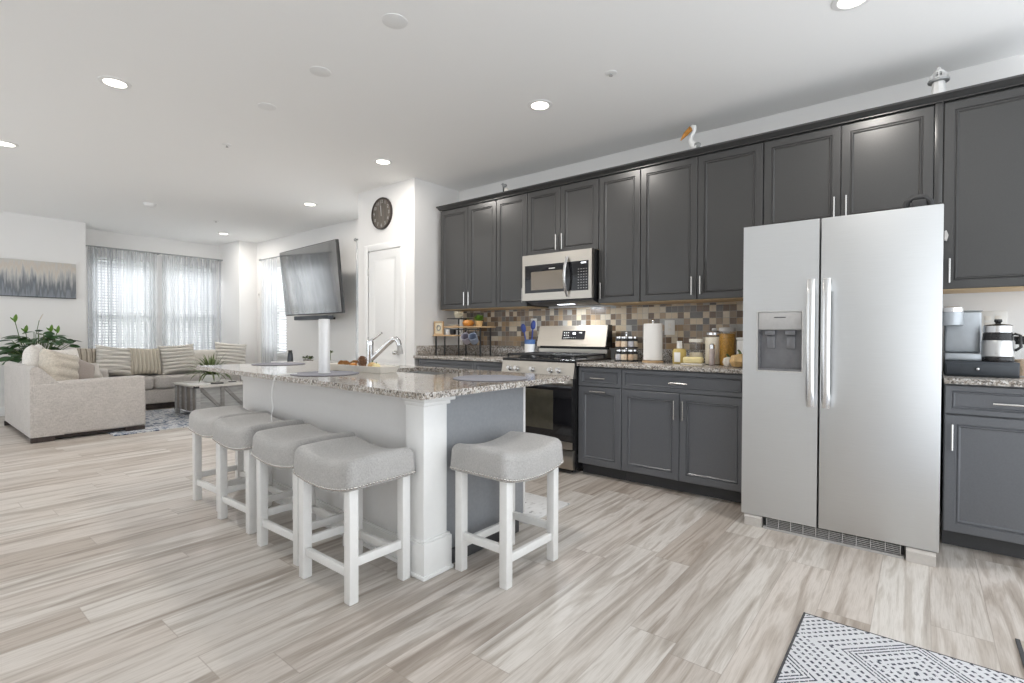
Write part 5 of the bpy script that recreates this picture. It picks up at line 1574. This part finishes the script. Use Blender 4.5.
# ================================================================== CLOSET CLOCK
def clock():
    x, yc, zc, r = CX, 4.715, 2.475, 0.178
    t = thing('wall_clock', 'round dark wooden wall clock above the closet door', 'clock', (x, yc, zc - r))
    rot = Euler((0, math.radians(-90), 0)).to_matrix()
    c = (x - 0.0006, yc, zc)
    obj('face', MB().lathe([(r * 0.93, 0.0), (r * 0.93, 0.016), (0, 0.016)], c, 48, rot), 'clockwood', t)
    obj('rim', MB().lathe([(r * 0.931, 0.0), (r, 0.0), (r, 0.02), (r * 0.985, 0.026), (r * 0.931, 0.026), (r * 0.931, 0.0)], c, 48, rot), 'darkwood', t)
    num = MB()
    for h in range(1, 13):
        cu = bpy.data.curves.new('numeral', 'FONT')
        cu.body = str(h)
        cu.size = 0.052
        cu.align_x = 'CENTER'
        cu.align_y = 'CENTER'
        cu.extrude = 0.0006
        to = bpy.data.objects.new('numeral', cu)
        COL.objects.link(to)
        dg = bpy.context.evaluated_depsgraph_get()
        dg.update()
        me = to.evaluated_get(dg).to_mesh()
        a = math.radians(90 - 30 * h)
        oy, oz = -math.cos(a) * r * 0.74, math.sin(a) * r * 0.74      # faces -x: picture right is -y
        num.add([(x - 0.0182 - v.co.z, yc + oy - v.co.x, zc + oz + v.co.y) for v in me.vertices], [tuple(p.vertices) for p in me.polygons])
        to.evaluated_get(dg).to_mesh_clear()
        bpy.data.objects.remove(to)
        bpy.data.curves.remove(cu)
    obj('numerals', num, 'greyplastic', t, smooth=0)
    for nm, ang, L in (('hour_hand', 94, 0.085), ('minute_hand', 98, 0.125)):
        a = math.radians(ang)
        d = Vector((0, -math.cos(a), math.sin(a)))
        s = Vector((0, math.sin(a), math.cos(a)))
        p = Vector((x - (0.0205 if nm == 'hour_hand' else 0.0225), yc, zc))
        m = MB()
        q0 = [p - d * 0.03 - s * 0.004, p - d * 0.03 + s * 0.004, p + d * L + s * 0.002, p + d * L - s * 0.002]
        e_ = Vector((-0.0012, 0, 0))
        m.add([tuple(v) for v in q0] + [tuple(v + e_) for v in q0], [(0, 1, 2, 3), (4, 7, 6, 5), (0, 4, 5, 1), (1, 5, 6, 2), (2, 6, 7, 3), (3, 7, 4, 0)])
        obj(nm, m, 'greyplastic', t, smooth=0)
clock()

# ================================================================== LIVING ROOM
# television, tilted down off its wall bracket
rd_ = math.radians
def tv():
    c = Vector((3.905, 6.945, 1.90))
    t = thing('television', 'large flat television tilted down from the living room wall', 'television', tuple(c))
    w, h, th = 1.75, 0.985, 0.045
    tilt = math.radians(5.5)
    R3 = Euler((0, tilt, 0)).to_matrix()          # leans the top towards -x
    def T(x, y, z):
        p = R3 @ Vector((x, y, z))
        # top leans into the room
        return tuple(c + p)
    def tb(x0, y0, z0, x1, y1, z1, r=0):
        return MB().box(x0, y0, z0, x1, y1, z1, r, 2, lambda x, y, z: T(x, y, z))
    R3 = Euler((0, -tilt, rd_(-3.6))).to_matrix()
    obj('housing', tb(0.0, -w / 2, -h / 2, th, w / 2, h / 2, 0.006), 'blackmatte', t)
    obj('screen', tb(-0.003, -w / 2 + 0.010, -h / 2 + 0.016, -0.0003, w / 2 - 0.010, h / 2 - 0.010), 'screen', t)
    obj('wall_bracket', MB().box(XL - 0.02, 6.73, 1.75, XL - 0.001, 7.13, 2.05).box(4.02, 6.90, 1.86, XL - 0.02, 6.96, 1.94), 'blackmatte', t)
    obj('bracket_plate', tb(th + 0.0005, -0.2, -0.15, th + 0.03, 0.2, 0.15), 'blackmatte', t)
tv()
sbx = thing('soundbar', 'black soundbar mounted just below the television', 'soundbar', (4.0, 6.85, 1.335))
obj('case', MB().box(3.95, 6.52, 1.335, 4.045, 7.45, 1.395, 0.008), 'slateblack', sbx)
obj('grille', MB().box(3.9465, 6.64, 1.341, 3.9495, 7.44, 1.389), 'slateblack', sbx)
obj('mount', MB().box(4.045, 6.88, 1.35, XL - 0.001, 6.94, 1.38).box(4.045, 6.94, 1.355, 4.07, 7.1, 1.375), 'blackmatte', sbx)

# media console below, mostly hidden behind the island
def console():
    t = thing('media_console', 'low white media console below the television, behind the island', 'console', (4.0, 6.9, 0))
    obj('body', MB().box(3.86, 6.32, 0.08, XW - 0.02, 7.95, 0.672), 'trim', t)
    obj('top', MB().box(3.845, 6.30, 0.6725, XW - 0.018, 7.97, 0.695, 0.004), 'trim', t)
    for i in range(3):
        d = obj('door', MB().panel(3.8405, 6.33 + i * 0.539, 6.865 + i * 0.539, 0.09, 0.665, [(0, 0.002), (0.05, 0.002), (0.055, 0.008)], 0.018), 'trim', t)
        obj('knob', MB().sphere((3.832, 6.38 + i * 0.539, 0.42), 0.010, 10), 'blackmatte', d)
    for y in (6.36, 7.9):
        for x in (3.88, 4.14):
            obj('foot', MB().box(x - 0.02, y - 0.02, 0.0005, x + 0.02, y + 0.02, 0.0795), 'trim', t)
console()
bt = thing('dark_bottle', 'dark squared bottle on the media console beside the window', 'bottle', (3.98, 7.62, 0.6955))
obj('body', MB().lathe([(0.042, 0.0), (0.045, 0.004), (0.036, 0.13), (0.03, 0.145)], (3.98, 7.62, 0.6955), 18), 'slateblack', bt)
obj('cap', MB().lathe([(0.028, 0.1455), (0.03, 0.175), (0.026, 0.18), (0, 0.18)], (3.98, 7.62, 0.6955), 18), 'blackmatte', bt)
def tiny_plant(x, y, h, label, sp):
    z = 0.6955
    t = thing('small_succulent', label, 'plant', (x, y, z), 0, 'succulents on the console')
    obj('pot', MB().lathe([(0.03, 0), (0.04, 0.05), (0.036, 0.05), (0, 0.042)], (x, y, z), 16), 'terracotta', t)
    lf = MB()
    for k in range(22):
        a = random.random() * 2 * PI
        el = random.uniform(0.15, 1.2)
        d = Vector((math.cos(a) * math.cos(el), math.sin(a) * math.cos(el), math.sin(el)))
        leaf(lf, Vector((x, y, z + h)) + d * 0.01, d, sp, 0.014, 0.3)
    lf.cyl((x, y, z + 0.04), (x, y, z + h + 0.01), 0.006, n=6)
    obj('foliage', lf, 'leafspider', t)
tiny_plant(4.0, 7.20, 0.065, 'small green succulent on the console beside the dark bottle', 0.05)
tiny_plant(4.0, 7.06, 0.06, 'small green succulent on the console closest to the white cylinder', 0.05)
tiny_plant(4.0, 6.53, 0.16, 'dark little plant on the console on the closet side of the white cylinder', 0.045)

# thermostat
th = thing('thermostat', 'small white control box on the wall beside the window curtain', 'thermostat', (XL, 9.295, 1.78))
obj('case', MB().box(XL - 0.022, 9.25, 1.78, XL - 0.0005, 9.34, 1.885, 0.006), 'plate', th)
obj('dial', MB().cyl((XL - 0.022, 9.295, 1.833), (XL - 0.026, 9.295, 1.833), 0.022, n=16), 'greyplastic', th)

# painting
pt_ = thing('canvas_painting', 'wide abstract canvas of grey tree-like strokes above the loveseat', 'painting', (0.30, 9.68, 1.64))
cv = obj('canvas', MB().box(0.30, 9.685, 1.64, 1.808, 9.718, 2.142, 0.003), 'painting', pt_)
obj('lower_rail', MB().box(0.30, 9.683, 1.632, 1.81, 9.718, 1.6395), 'rugedge', pt_)

# curtains
def sheer(name, axis, p, u0, u1, z0, z1, waves, amp, mat, label, group, seed):
    rnd = random.Random(seed)
    m = MB()
    n = waves * 8
    nz = 10
    ph = rnd.random() * 6
    vs, fs = [], []
    for i in range(n + 1):
        k = i / n
        u = u0 + (u1 - u0) * k
        a = amp * (0.65 + 0.35 * math.sin(k * 11 + ph))
        for j in range(nz + 1):
            q = j / nz
            z = z0 + (z1 - z0) * q
            s = 0.45 + 0.55 * (1 - q)
            o = a * s * math.sin(2 * PI * waves * k + ph + 0.25 * math.sin(3 * q + k * 5)) + 0.25 * a * math.sin(2 * PI * waves * 2.3 * k + ph)
            vs.append((u, p + o, z) if axis == 1 else (p + o, u, z))
    for i in range(n):
        for j in range(nz):
            a = i * (nz + 1) + j
            fs.append((a, a + nz + 1, a + nz + 2, a + 1))
    m.add(vs, fs)
    mid = ((u0 + u1) / 2, p, z0) if axis == 1 else (p, (u0 + u1) / 2, z0)
    o = obj(name, m, mat, None, mid, 80)
    tag(o, label, 'curtain', group)
    sol = o.modifiers.new('cloth', 'SOLIDIFY')
    sol.thickness = 0.0008
    return o
YC = 10.10
ZR = 2.475
G = 'sheer curtains at the paired windows'
sheer('sheer_curtain', 1, YC, 2.03, 2.46, 0.03, ZR, 8, 0.042, 'sheergrey', 'grey sheer curtain panel hanging nearest the painting', G, 1)
sheer('sheer_curtain', 1, YC, 2.47, 2.95, 0.03, ZR, 6, 0.044, 'sheerwhite', 'white sheer curtain panel on the painting side of the window post', G, 2)
sheer('sheer_curtain', 1, YC, 3.03, 3.345, 0.03, ZR, 5, 0.040, 'sheerwhite', 'narrow white sheer curtain panel on the television side of the window post', G, 3)
sheer('sheer_curtain', 1, YC, 3.355, 3.965, 0.03, ZR, 9, 0.042, 'sheergrey', 'grey sheer curtain panel hanging nearest the corner pier', G, 4)
rod = thing('curtain_rod', 'dark slim curtain rod across the paired windows', 'curtain rod', (3.0, YC, ZR), 0, 'curtain rods')
obj('rod', MB().cyl((1.97, YC, ZR + 0.012), (3.985, YC, ZR + 0.012), 0.011, n=12), 'lightgrey', rod)
for xx in (1.99, 3.0, 3.97):
    obj('bracket', MB().box(xx - 0.008, YC, ZR + 0.002, xx + 0.008, 10.249, ZR + 0.022), 'lightgrey', rod)
# living wall windows
sheer('sheer_curtain', 0, 4.20, 8.46, 9.03, 0.03, 2.415, 7, 0.024, 'sheerwhite', 'white sheer curtain on the television wall beside the wall thermostat', 'sheer curtains on the television wall', 5)
sheer('sheer_curtain', 0, 4.20, 5.85, 6.20, 0.03, 2.43, 5, 0.024, 'sheerwhite', 'white sheer curtain edge seen between the television and the closet', 'sheer curtains on the television wall', 6)
for (a, b, z, lb) in ((8.20, 9.06, 2.425, 'curtain rod on the television wall, behind the television edge'), (5.35, 6.20, 2.455, 'curtain rod end with round finial beside the closet corner')):
    r_ = thing('curtain_rod', lb, 'curtain rod', (4.20, (a + b) / 2, z), 0, 'curtain rods')
    obj('rod', MB().cyl((4.20, a, z), (4.20, b, z), 0.010, n=12), 'lightgrey', r_)
    obj('finial', MB().sphere((4.20, b + 0.018, z), 0.024, 12), 'lightgrey', r_)
    obj('bracket', MB().box(4.20, b - 0.05, z - 0.008, XL - 0.001, b - 0.034, z + 0.008), 'lightgrey', r_)

def blind(axis, p, u0, u1, z0, z1, label):
    mid = ((u0 + u1) / 2, p, z0) if axis == 1 else (p, (u0 + u1) / 2, z0)
    t = thing('window_blind', label, 'blind', mid, 0, 'slatted blinds')
    m = MB()
    hw, tl = 0.024, math.radians(34)
    z = z0 + 0.04
    while z < z1 - 0.06:
        d, e_ = hw * math.cos(tl), hw * math.sin(tl)
        quad = [(-d, -e_), (d, e_), (d, e_ + 0.003), (-d, -e_ + 0.003)]
        if axis == 1:
            m.prism([(p + q_[0], z + q_[1]) for q_ in quad], 0, u0, u1)
        else:
            m.prism([(p - q_[0], z + q_[1]) for q_ in quad], 1, u0, u1)
        z += 0.046
    obj('slats', m, 'blind', t, smooth=0)
    hr = MB()
    br = MB()
    if axis == 1:
        hr.box(u0, p - 0.028, z1 - 0.05, u1, p + 0.028, z1 - 0.002)
        br.box(u0, p - 0.024, z0 + 0.005, u1, p + 0.024, z0 + 0.022)
    else:
        hr.box(p - 0.028, u0, z1 - 0.05, p + 0.028, u1, z1 - 0.002)
        br.box(p - 0.024, u0, z0 + 0.005, p + 0.024, u1, z0 + 0.022)
    obj('headrail', hr, 'blind', t)
    obj('bottom_rail', br, 'blind', t)
blind(1, 10.288, W1[0] + 0.01, W1[1] - 0.01, W1[2], W1[3], 'white slatted blind in the window nearest the painting')
blind(1, 10.288, W2[0] + 0.01, W2[1] - 0.01, W2[2], W2[3], 'white slatted blind in the window nearest the corner pier')
blind(0, XL + 0.04, W3[0] + 0.01, W3[1] - 0.01, W3[2], W3[3], 'white slatted blind beside the lower corner of the television')

# ------------------------------------------------------------------ sofas
def loveseat():
    x0, x1, y0, y1 = 0.95, 1.94, 7.055, 8.78
    t = thing('loveseat', 'oatmeal loveseat with its side arm facing the stools', 'sofa', (1.45, 7.9, 0))
    zb = 0.055
    obj('base', MB().box(x0 + 0.03, y0 + 0.21, zb + 0.002, x1 - 0.03, y1 - 0.21, 0.30, 0.02, 3), 'sofa', t)
    for (a, b) in ((y0, y0 + 0.205), (y1 - 0.205, y1)):
        obj('arm', MB().box(x0, a, zb, x1, b, 0.612, 0.028, 4, lambda x, y, z: (x, y, z + (0.022 * (x - x0) / (x1 - x0) if z > 0.3 else 0)), [(0, 6)]), 'sofa', t, smooth=50)
    # back leans out to the top, thick at its foot
    b = MB().prism([(x0 - 0.002, zb + 0.001), (x0 + 0.26, zb + 0.001), (x0 + 0.26, 0.56), (x0 + 0.085, 0.765), (x0 + 0.045, 0.785), (x0 + 0.012, 0.775), (x0 - 0.002, 0.745)], 1, y0 + 0.004, y1 - 0.004)
    obj('backrest', b, 'sofa', t, smooth=50)
    for i in range(2):
        a = y0 + 0.208 + i * 0.6545
        obj('seat_cushion', MB().box(x0 + 0.265, a, 0.303, x1 - 0.01, a + 0.6515, 0.475, 0.045, 4), 'sofa', t, smooth=60)
    for (xx, yy) in ((x0 + 0.005, y0 + 0.005), (x1 - 0.19, y0 + 0.005), (x0 - 0.012, y1 - 0.10), (x1 - 0.1, y1 - 0.1)):
        obj('foot', MB().box(xx, yy, 0.0116 if xx > 1.6 else 0.0005, xx + 0.18, yy + 0.06, zb - 0.0005), 'darkwood', t)
    obj('dark_plinth', MB().box(x0 + 0.06, y0 + 0.05, 0.02, x1 - 0.06, y1 - 0.11, zb - 0.001), 'darkwood', t)  # dark wood plinth set back under the base
loveseat()
def far_sofa():
    x0, x1, y0, y1 = 1.72, 3.95, 8.62, 9.56
    t = thing('long_sofa', 'long oatmeal sofa under the paired windows', 'sofa', (2.85, 9.1, 0))
    zb = 0.09
    y0 = 8.80
    obj('base', MB().box(x0 + 0.2, y0 + 0.03, zb, x1 - 0.2, y1 - 0.03, 0.30, 0.02, 3), 'sofa', t)
    for (a, b) in ((x0, x0 + 0.195), (x1 - 0.195, x1)):
        obj('arm', MB().box(a, y0 + 0.012, zb - 0.002, b, y1, 0.60, 0.03, 4), 'sofa', t, smooth=50)
    obj('backrest', MB().prism([(y1 + 0.002, zb + 0.001), (y1 - 0.24, zb + 0.001), (y1 - 0.24, 0.56), (y1 - 0.10, 0.80), (y1 - 0.03, 0.815), (y1 + 0.002, 0.78)], 0, x0 + 0.003, x1 - 0.003), 'sofa', t, smooth=50)
    w = (x1 - x0 - 0.40) / 3
    for i in range(3):
        a = x0 + 0.2 + i * w
        obj('seat_cushion', MB().box(a + 0.002, y0 - 0.01, 0.303, a + w - 0.002, y1 - 0.245, 0.50, 0.05, 4), 'sofa', t, smooth=60)
        obj('back_cushion', MB().box(a + 0.004, y1 - 0.50, 0.505, a + w - 0.004, y1 - 0.33, 0.86, 0.07, 4, lambda x, y, z: (x, y + (z - 0.5) * 0.42, z)), 'sofaback', t, smooth=60)
    for xx in (x0 + 0.03, x1 - 0.13):
        for yy in (y0 + 0.05, y1 - 0.12):
            obj('foot', MB().box(xx, yy, 0.0005, xx + 0.1, yy + 0.07, zb - 0.003), 'darkwood', t)
    obj('dark_plinth', MB().box(x0 + 0.1, y0 + 0.08, 0.012, x1 - 0.1, y1 - 0.13, zb - 0.004), 'darkwood', t)  # dark wood block between the feet
far_sofa()

def pillow(name, c, w, h, th, rot, mat, label, ridges=0, along='v', amp=0.012, group='throw pillows', n=22):
    """cushion in its own xz plane (w along x, h along z), thickness along y"""
    m = MB()
    R3 = Euler(rot).to_matrix()
    vs, fs = [], []
    c = Vector(c)
    nn = n if not ridges else max(n, ridges * 6)
    for side in (-1, 1):
        for i in range(nn + 1):
            for j in range(nn + 1):
                u = -1 + 2 * i / nn
                v = -1 + 2 * j / nn
                prof = max(0.0, (1 - u ** 4)) ** 0.55 * max(0.0, (1 - v ** 4)) ** 0.55
                px = u * w / 2 * (1 - 0.09 * (1 - v * v)) 
                pz = v * h / 2 * (1 - 0.09 * (1 - u * u))
                d = th / 2 * prof
                if ridges and prof > 0:
                    k = (v if along == 'v' else u)
                    d += amp * abs(math.sin(PI * ridges * (k + 1) / 2)) * min(1, prof * 2)
                vs.append(c + R3 @ Vector((px, side * d, pz)))
    N = nn + 1
    for s in (0, 1):
        o = s * N * N
        for i in range(nn):
            for j in range(nn):
                a = o + i * N + j
                fs.append((a, a + N, a + N + 1, a + 1))
    m.add(vs, fs)
    o = obj(name, m, mat, None, tuple(c - Vector((0, 0, h / 2))), 70)
    return tag(o, label, 'pillow', group)
rd = math.radians
# on the long sofa
pillow('throw_pillow', (1.87, 9.12, 0.745), 0.36, 0.38, 0.12, (rd(-14), 0, rd(6)), 'ribbrown', 'brown ribbed pillow half hidden at the arm of the long sofa', 5, 'u', 0.022)
pillow('throw_pillow', (2.09, 8.985, 0.735), 0.46, 0.44, 0.13, (rd(-18), rd(8), rd(4)), 'riblevel', 'pale pillow with level ribs at the loveseat end of the long sofa', 6, 'v', 0.022)
pillow('throw_pillow', (2.46, 8.985, 0.715), 0.42, 0.42, 0.13, (rd(-18), rd(2), 0), 'ribupright', 'beige pillow with upright ribs on the long sofa', 8, 'u', 0.020)
pillow('throw_pillow', (2.89, 8.97, 0.735), 0.50, 0.47, 0.15, (rd(-18), rd(-3), 0), 'riblevel', 'large ivory pillow with level ribs in the middle of the long sofa', 8, 'v', 0.022)
pillow('throw_pillow', (3.68, 9.02, 0.755), 0.50, 0.46, 0.14, (rd(-18), rd(6), rd(-8)), 'riblevel', 'ivory ribbed pillow behind the spider plant', 7, 'v', 0.022)
# on the loveseat
pillow('throw_pillow', (1.115, 7.95, 0.765), 0.54, 0.48, 0.20, (0, rd(0), rd(90 - 14)), 'furwhite', 'plump white fluffy pillow against the back of the loveseat', 0)
pillow('throw_pillow', (1.235, 7.43, 0.715), 0.42, 0.44, 0.20, (rd(-10), rd(14), rd(36)), 'furbeige', 'beige quilted pillow propped behind the loveseat arm', 4, 'v', 0.016)
pillow('throw_pillow', (1.45, 7.62, 0.67), 0.36, 0.36, 0.14, (rd(-24), rd(26), rd(28)), 'taupe', 'taupe velvet pillow leaning behind the loveseat arm', 0)
pillow('throw_pillow', (1.36, 7.98, 0.735), 0.44, 0.44, 0.16, (rd(-16), 0, rd(30)), 'furwhite', 'white pillow standing behind the taupe velvet one', 0)
pillow('throw_pillow', (1.62, 8.38, 0.62), 0.42, 0.28, 0.16, (rd(-40), 0, rd(10)), 'sofaback', 'grey lumbar pillow at the far arm of the loveseat', 0)

# coffee table chest
def coffee_table():
    x0, x1, y0, y1 = 2.575, 3.225, 7.36, 8.14
    zt = 0.445
    t = thing('trunk_coffee_table', 'weathered grey trunk coffee table with cross-braced sides', 'table', (2.89, 7.83, 0.0))
    obj('top', MB().box(x0 - 0.02, y0 - 0.02, zt - 0.028, x1 + 0.02, y1 + 0.02, zt, 0.004), 'greywoodtop', t)
    for xx in (x0, x1 - 0.05):
        for yy in (y0, y1 - 0.05):
            obj('leg', MB().box(xx, yy, 0.0115, xx + 0.05, yy + 0.05, zt - 0.0285, 0.003), 'greywood', t)
    obj('front_panel', MB().box(x0 + 0.05, y0 + 0.015, 0.09, x1 - 0.05, y0 + 0.03, zt - 0.029), 'greywood', t)
    obj('back_panel', MB().box(x0 + 0.05, y1 - 0.03, 0.09, x1 - 0.05, y1 - 0.015, zt - 0.029), 'greywood', t)
    obj('end_panel', MB().box(x0 + 0.015, y0 + 0.05, 0.09, x0 + 0.03, y1 - 0.05, zt - 0.029), 'browndark', t)
    obj('end_panel', MB().box(x1 - 0.03, y0 + 0.05, 0.09, x1 - 0.015, y1 - 0.05, zt - 0.029), 'browndark', t)
    xm = (x0 + x1) / 2
    obj('stile', MB().box(xm - 0.022, y0 + 0.002, 0.09, xm + 0.022, y0 + 0.0145, zt - 0.029), 'bracewood', t)
    obj('rail', MB().box(x0 + 0.05, y0 + 0.002, 0.09, xm - 0.0225, y0 + 0.0145, 0.13).box(xm + 0.0225, y0 + 0.002, 0.09, x1 - 0.05, y0 + 0.0145, 0.13), 'greywood', t)
    for a, b in ((x0 + 0.052, xm - 0.024), (xm + 0.024, x1 - 0.052)):
        w = 0.026
        obj('brace', MB().prism([(a, zt - 0.03), (a, zt - 0.03 - w * 1.4), (b - w, 0.132), (b, 0.132), (b, 0.132 + w), (a + w, zt - 0.03)], 1, y0 + 0.003, y0 + 0.0145), 'bracewood', t)
    for yy in (y0 + 0.16, y0 + 0.36, y0 + 0.56):
        obj('slat_band', MB().box(x0 + 0.002, yy, 0.092, x0 + 0.0145, yy + 0.05, zt - 0.03), 'greywood', t)
    obj('corner_bracket', MB().box(x0 - 0.0225, y0 - 0.0225, zt - 0.03, x0 + 0.03, y0 - 0.0205, zt - 0.004).box(x0 - 0.0225, y0 - 0.0225, zt - 0.03, x0 - 0.0205, y0 + 0.03, zt - 0.004), 'blackmatte', t)
    return zt
zt = coffee_table() + 0.0006
mg = MB()
mg.box(2.60, 7.52, zt, 2.86, 7.80, zt + 0.006, 0.001)
tag(obj('magazine', mg, 'white', None, (2.73, 7.66, zt)), 'white magazine lying open on the trunk table', 'magazine')
rm = thing('remote_control', 'black remote control on the trunk table in front of the plant pot', 'remote', (2.86, 7.45, zt))
obj('case', MB().box(2.79, 7.43, zt, 2.94, 7.475, zt + 0.018, 0.004), 'blackmatte', rm)
obj('buttons', MB().box(2.81, 7.44, zt + 0.0181, 2.83, 7.465, zt + 0.0195).box(2.85, 7.44, zt + 0.0181, 2.90, 7.465, zt + 0.0195), 'greyplastic', rm)
rm2 = tag(obj('dark_coaster', MB().lathe([(0.05, 0), (0.05, 0.008), (0, 0.008)], (3.13, 7.62, zt), 20), 'blackmatte', None, (3.13, 7.62, zt)), 'round dark coaster on the trunk table near the island', 'coaster')
sp = thing('spider_plant', 'spider plant in a low white bowl on the trunk table', 'plant', (2.93, 7.82, zt))
obj('pot', MB().lathe([(0.07, 0), (0.09, 0.01), (0.125, 0.075), (0.12, 0.11), (0.112, 0.11), (0.11, 0.08), (0, 0.075)], (2.93, 7.82, zt), 26), 'white', sp)
obj('soil', MB().lathe([(0.108, 0.085), (0, 0.092)], (2.93, 7.82, zt), 22), 'soil', sp)
lf = MB()
rs = random.Random(5)
for k in range(110):
    a = rs.random() * 2 * PI
    el = rs.uniform(0.75, 1.5)
    d = Vector((math.cos(a) * math.cos(el), math.sin(a) * math.cos(el), math.sin(el)))
    leaf(lf, Vector((2.93 + 0.04 * math.cos(a), 7.82 + 0.04 * math.sin(a), zt + 0.09)), d, rs.uniform(0.24, 0.40), 0.012, rs.uniform(0.8, 2.4), 7)
obj('foliage', lf, 'leafspider', sp)

# big leafy plant in the corner behind the loveseat
def big_plant():
    x, y = 1.32, 9.24
    t = thing('peace_lily', 'large dark leafy potted plant between loveseat and painting wall', 'plant', (x, y, 0))
    obj('stand', MB().cyl((x, y, 0.0005), (x, y, 0.40), 0.14, 0.12, 20), 'darkwood', t)
    obj('pot', MB().lathe([(0.11, 0.4005), (0.15, 0.62), (0.155, 0.66), (0.14, 0.66), (0.0, 0.63)], (x, y, 0), 24), 'terracotta', t)
    rs = random.Random(11)
    stems, lv, nw = MB(), MB(), MB()
    for k in range(105):
        a = rs.random() * 2 * PI
        reach = rs.uniform(0.04, 0.33)
        h = rs.uniform(0.86, 1.17) - reach * 0.35
        b = Vector((x + 0.05 * math.cos(a), y + 0.05 * math.sin(a), 0.635))
        tip = Vector((x + reach * math.cos(a), min(y + reach * math.sin(a), 9.45), h))
        stems.tube([b, (b + tip) / 2 + Vector((0, 0, 0.06)), tip], 0.004, 5)
        d = Vector((math.cos(a), math.sin(a) * 0.7, rs.uniform(-0.15, 0.35)))
        leaf(lv, tip, d, rs.uniform(0.12, 0.19), rs.uniform(0.028, 0.042), rs.uniform(0.2, 0.8), 6, rs.uniform(-1.1, 1.1))
    for (px_, h) in ((1.10, 1.34), (1.20, 1.20), (1.45, 1.21), (1.52, 1.20)):
        stems.tube([(x + (px_ - x) * 0.3, y, 0.64), (x + (px_ - x) * 0.8, y, (0.64 + h) / 2 + 0.08), (px_, y - 0.02, h - 0.05)], 0.0045, 5)
        leaf(nw, (px_, y - 0.02, h - 0.07), (0.1, -0.1, 1), 0.11, 0.034, 0.1, 6)
        leaf(nw, (px_, y - 0.02, h - 0.06), (-0.5, -0.3, 0.8), 0.08, 0.022, 0.4, 6)
    obj('stem', stems, 'stem', t)
    obj('foliage', lv, 'leaf', t)
    obj('young_leaves', nw, 'leafbright', t)
    fl = MB()
    fl_stem = MB().tube([(x, y, 0.65), (1.30, y - 0.02, 1.1), (1.335, y - 0.03, 1.30)], 0.004, 5)
    f = obj('flower_stem', fl_stem, 'stem', t)
    leaf(fl, (1.335, y - 0.03, 1.29), (0.35, -0.1, 1), 0.11, 0.024, 0.1, 6)
    obj('bloom', fl, 'bloom', f)
big_plant()

# ------------------------------------------------------------------ rugs
lr = obj('living_rug', MB().box(1.60, 6.88, 0.0005, 3.75, 8.72, 0.011, 0.003), 'rugliving', None, (1.60, 6.88, 0.0005))
tag(lr, 'distressed blue grey area rug under the trunk table', 'rug')
kr = obj('kitchen_mat', MB().box(2.40, 1.81, 0.0005, 2.87, 2.62, 0.008, 0.003), 'kitmat', None, (2.40, 1.81, 0.0005))
tag(kr, 'pale kitchen mat on the floor between island and range', 'rug')
rg = thing('patterned_rug', 'white rug with charcoal chevron pattern on the open floor by the refrigerator', 'rug', (2.335, 0.362, 0.0005))
obj('pile', MB().box(0.93, -1.40, 0.0005, 2.327, 0.354, 0.009, 0.002), 'rug', rg)
bd_ = MB().box(0.92, 0.3545, 0.0005, 2.335, 0.362, 0.0095, 0.002).box(2.3275, -1.40, 0.0005, 2.334, 0.354, 0.0085, 0.002)
obj('binding', bd_, 'rugedge', rg)
fv = thing('floor_register', 'beige floor vent with a dark edge beside the patterned rug', 'vent', (2.5, -0.34, 0.0005))
obj('frame', MB().box(2.33, -0.293, 0.0005, 2.632, -0.280, 0.007, 0.001), 'rugedge', fv)
vm = MB().box(2.33, -0.40, 0.0005, 2.632, -0.2935, 0.004, 0.001)
for i in range(12):
    vm.box(2.35 + i * 0.0225, -0.385, 0.004, 2.36 + i * 0.0225, -0.31, 0.006)
obj('louvre', vm, 'beige', fv)
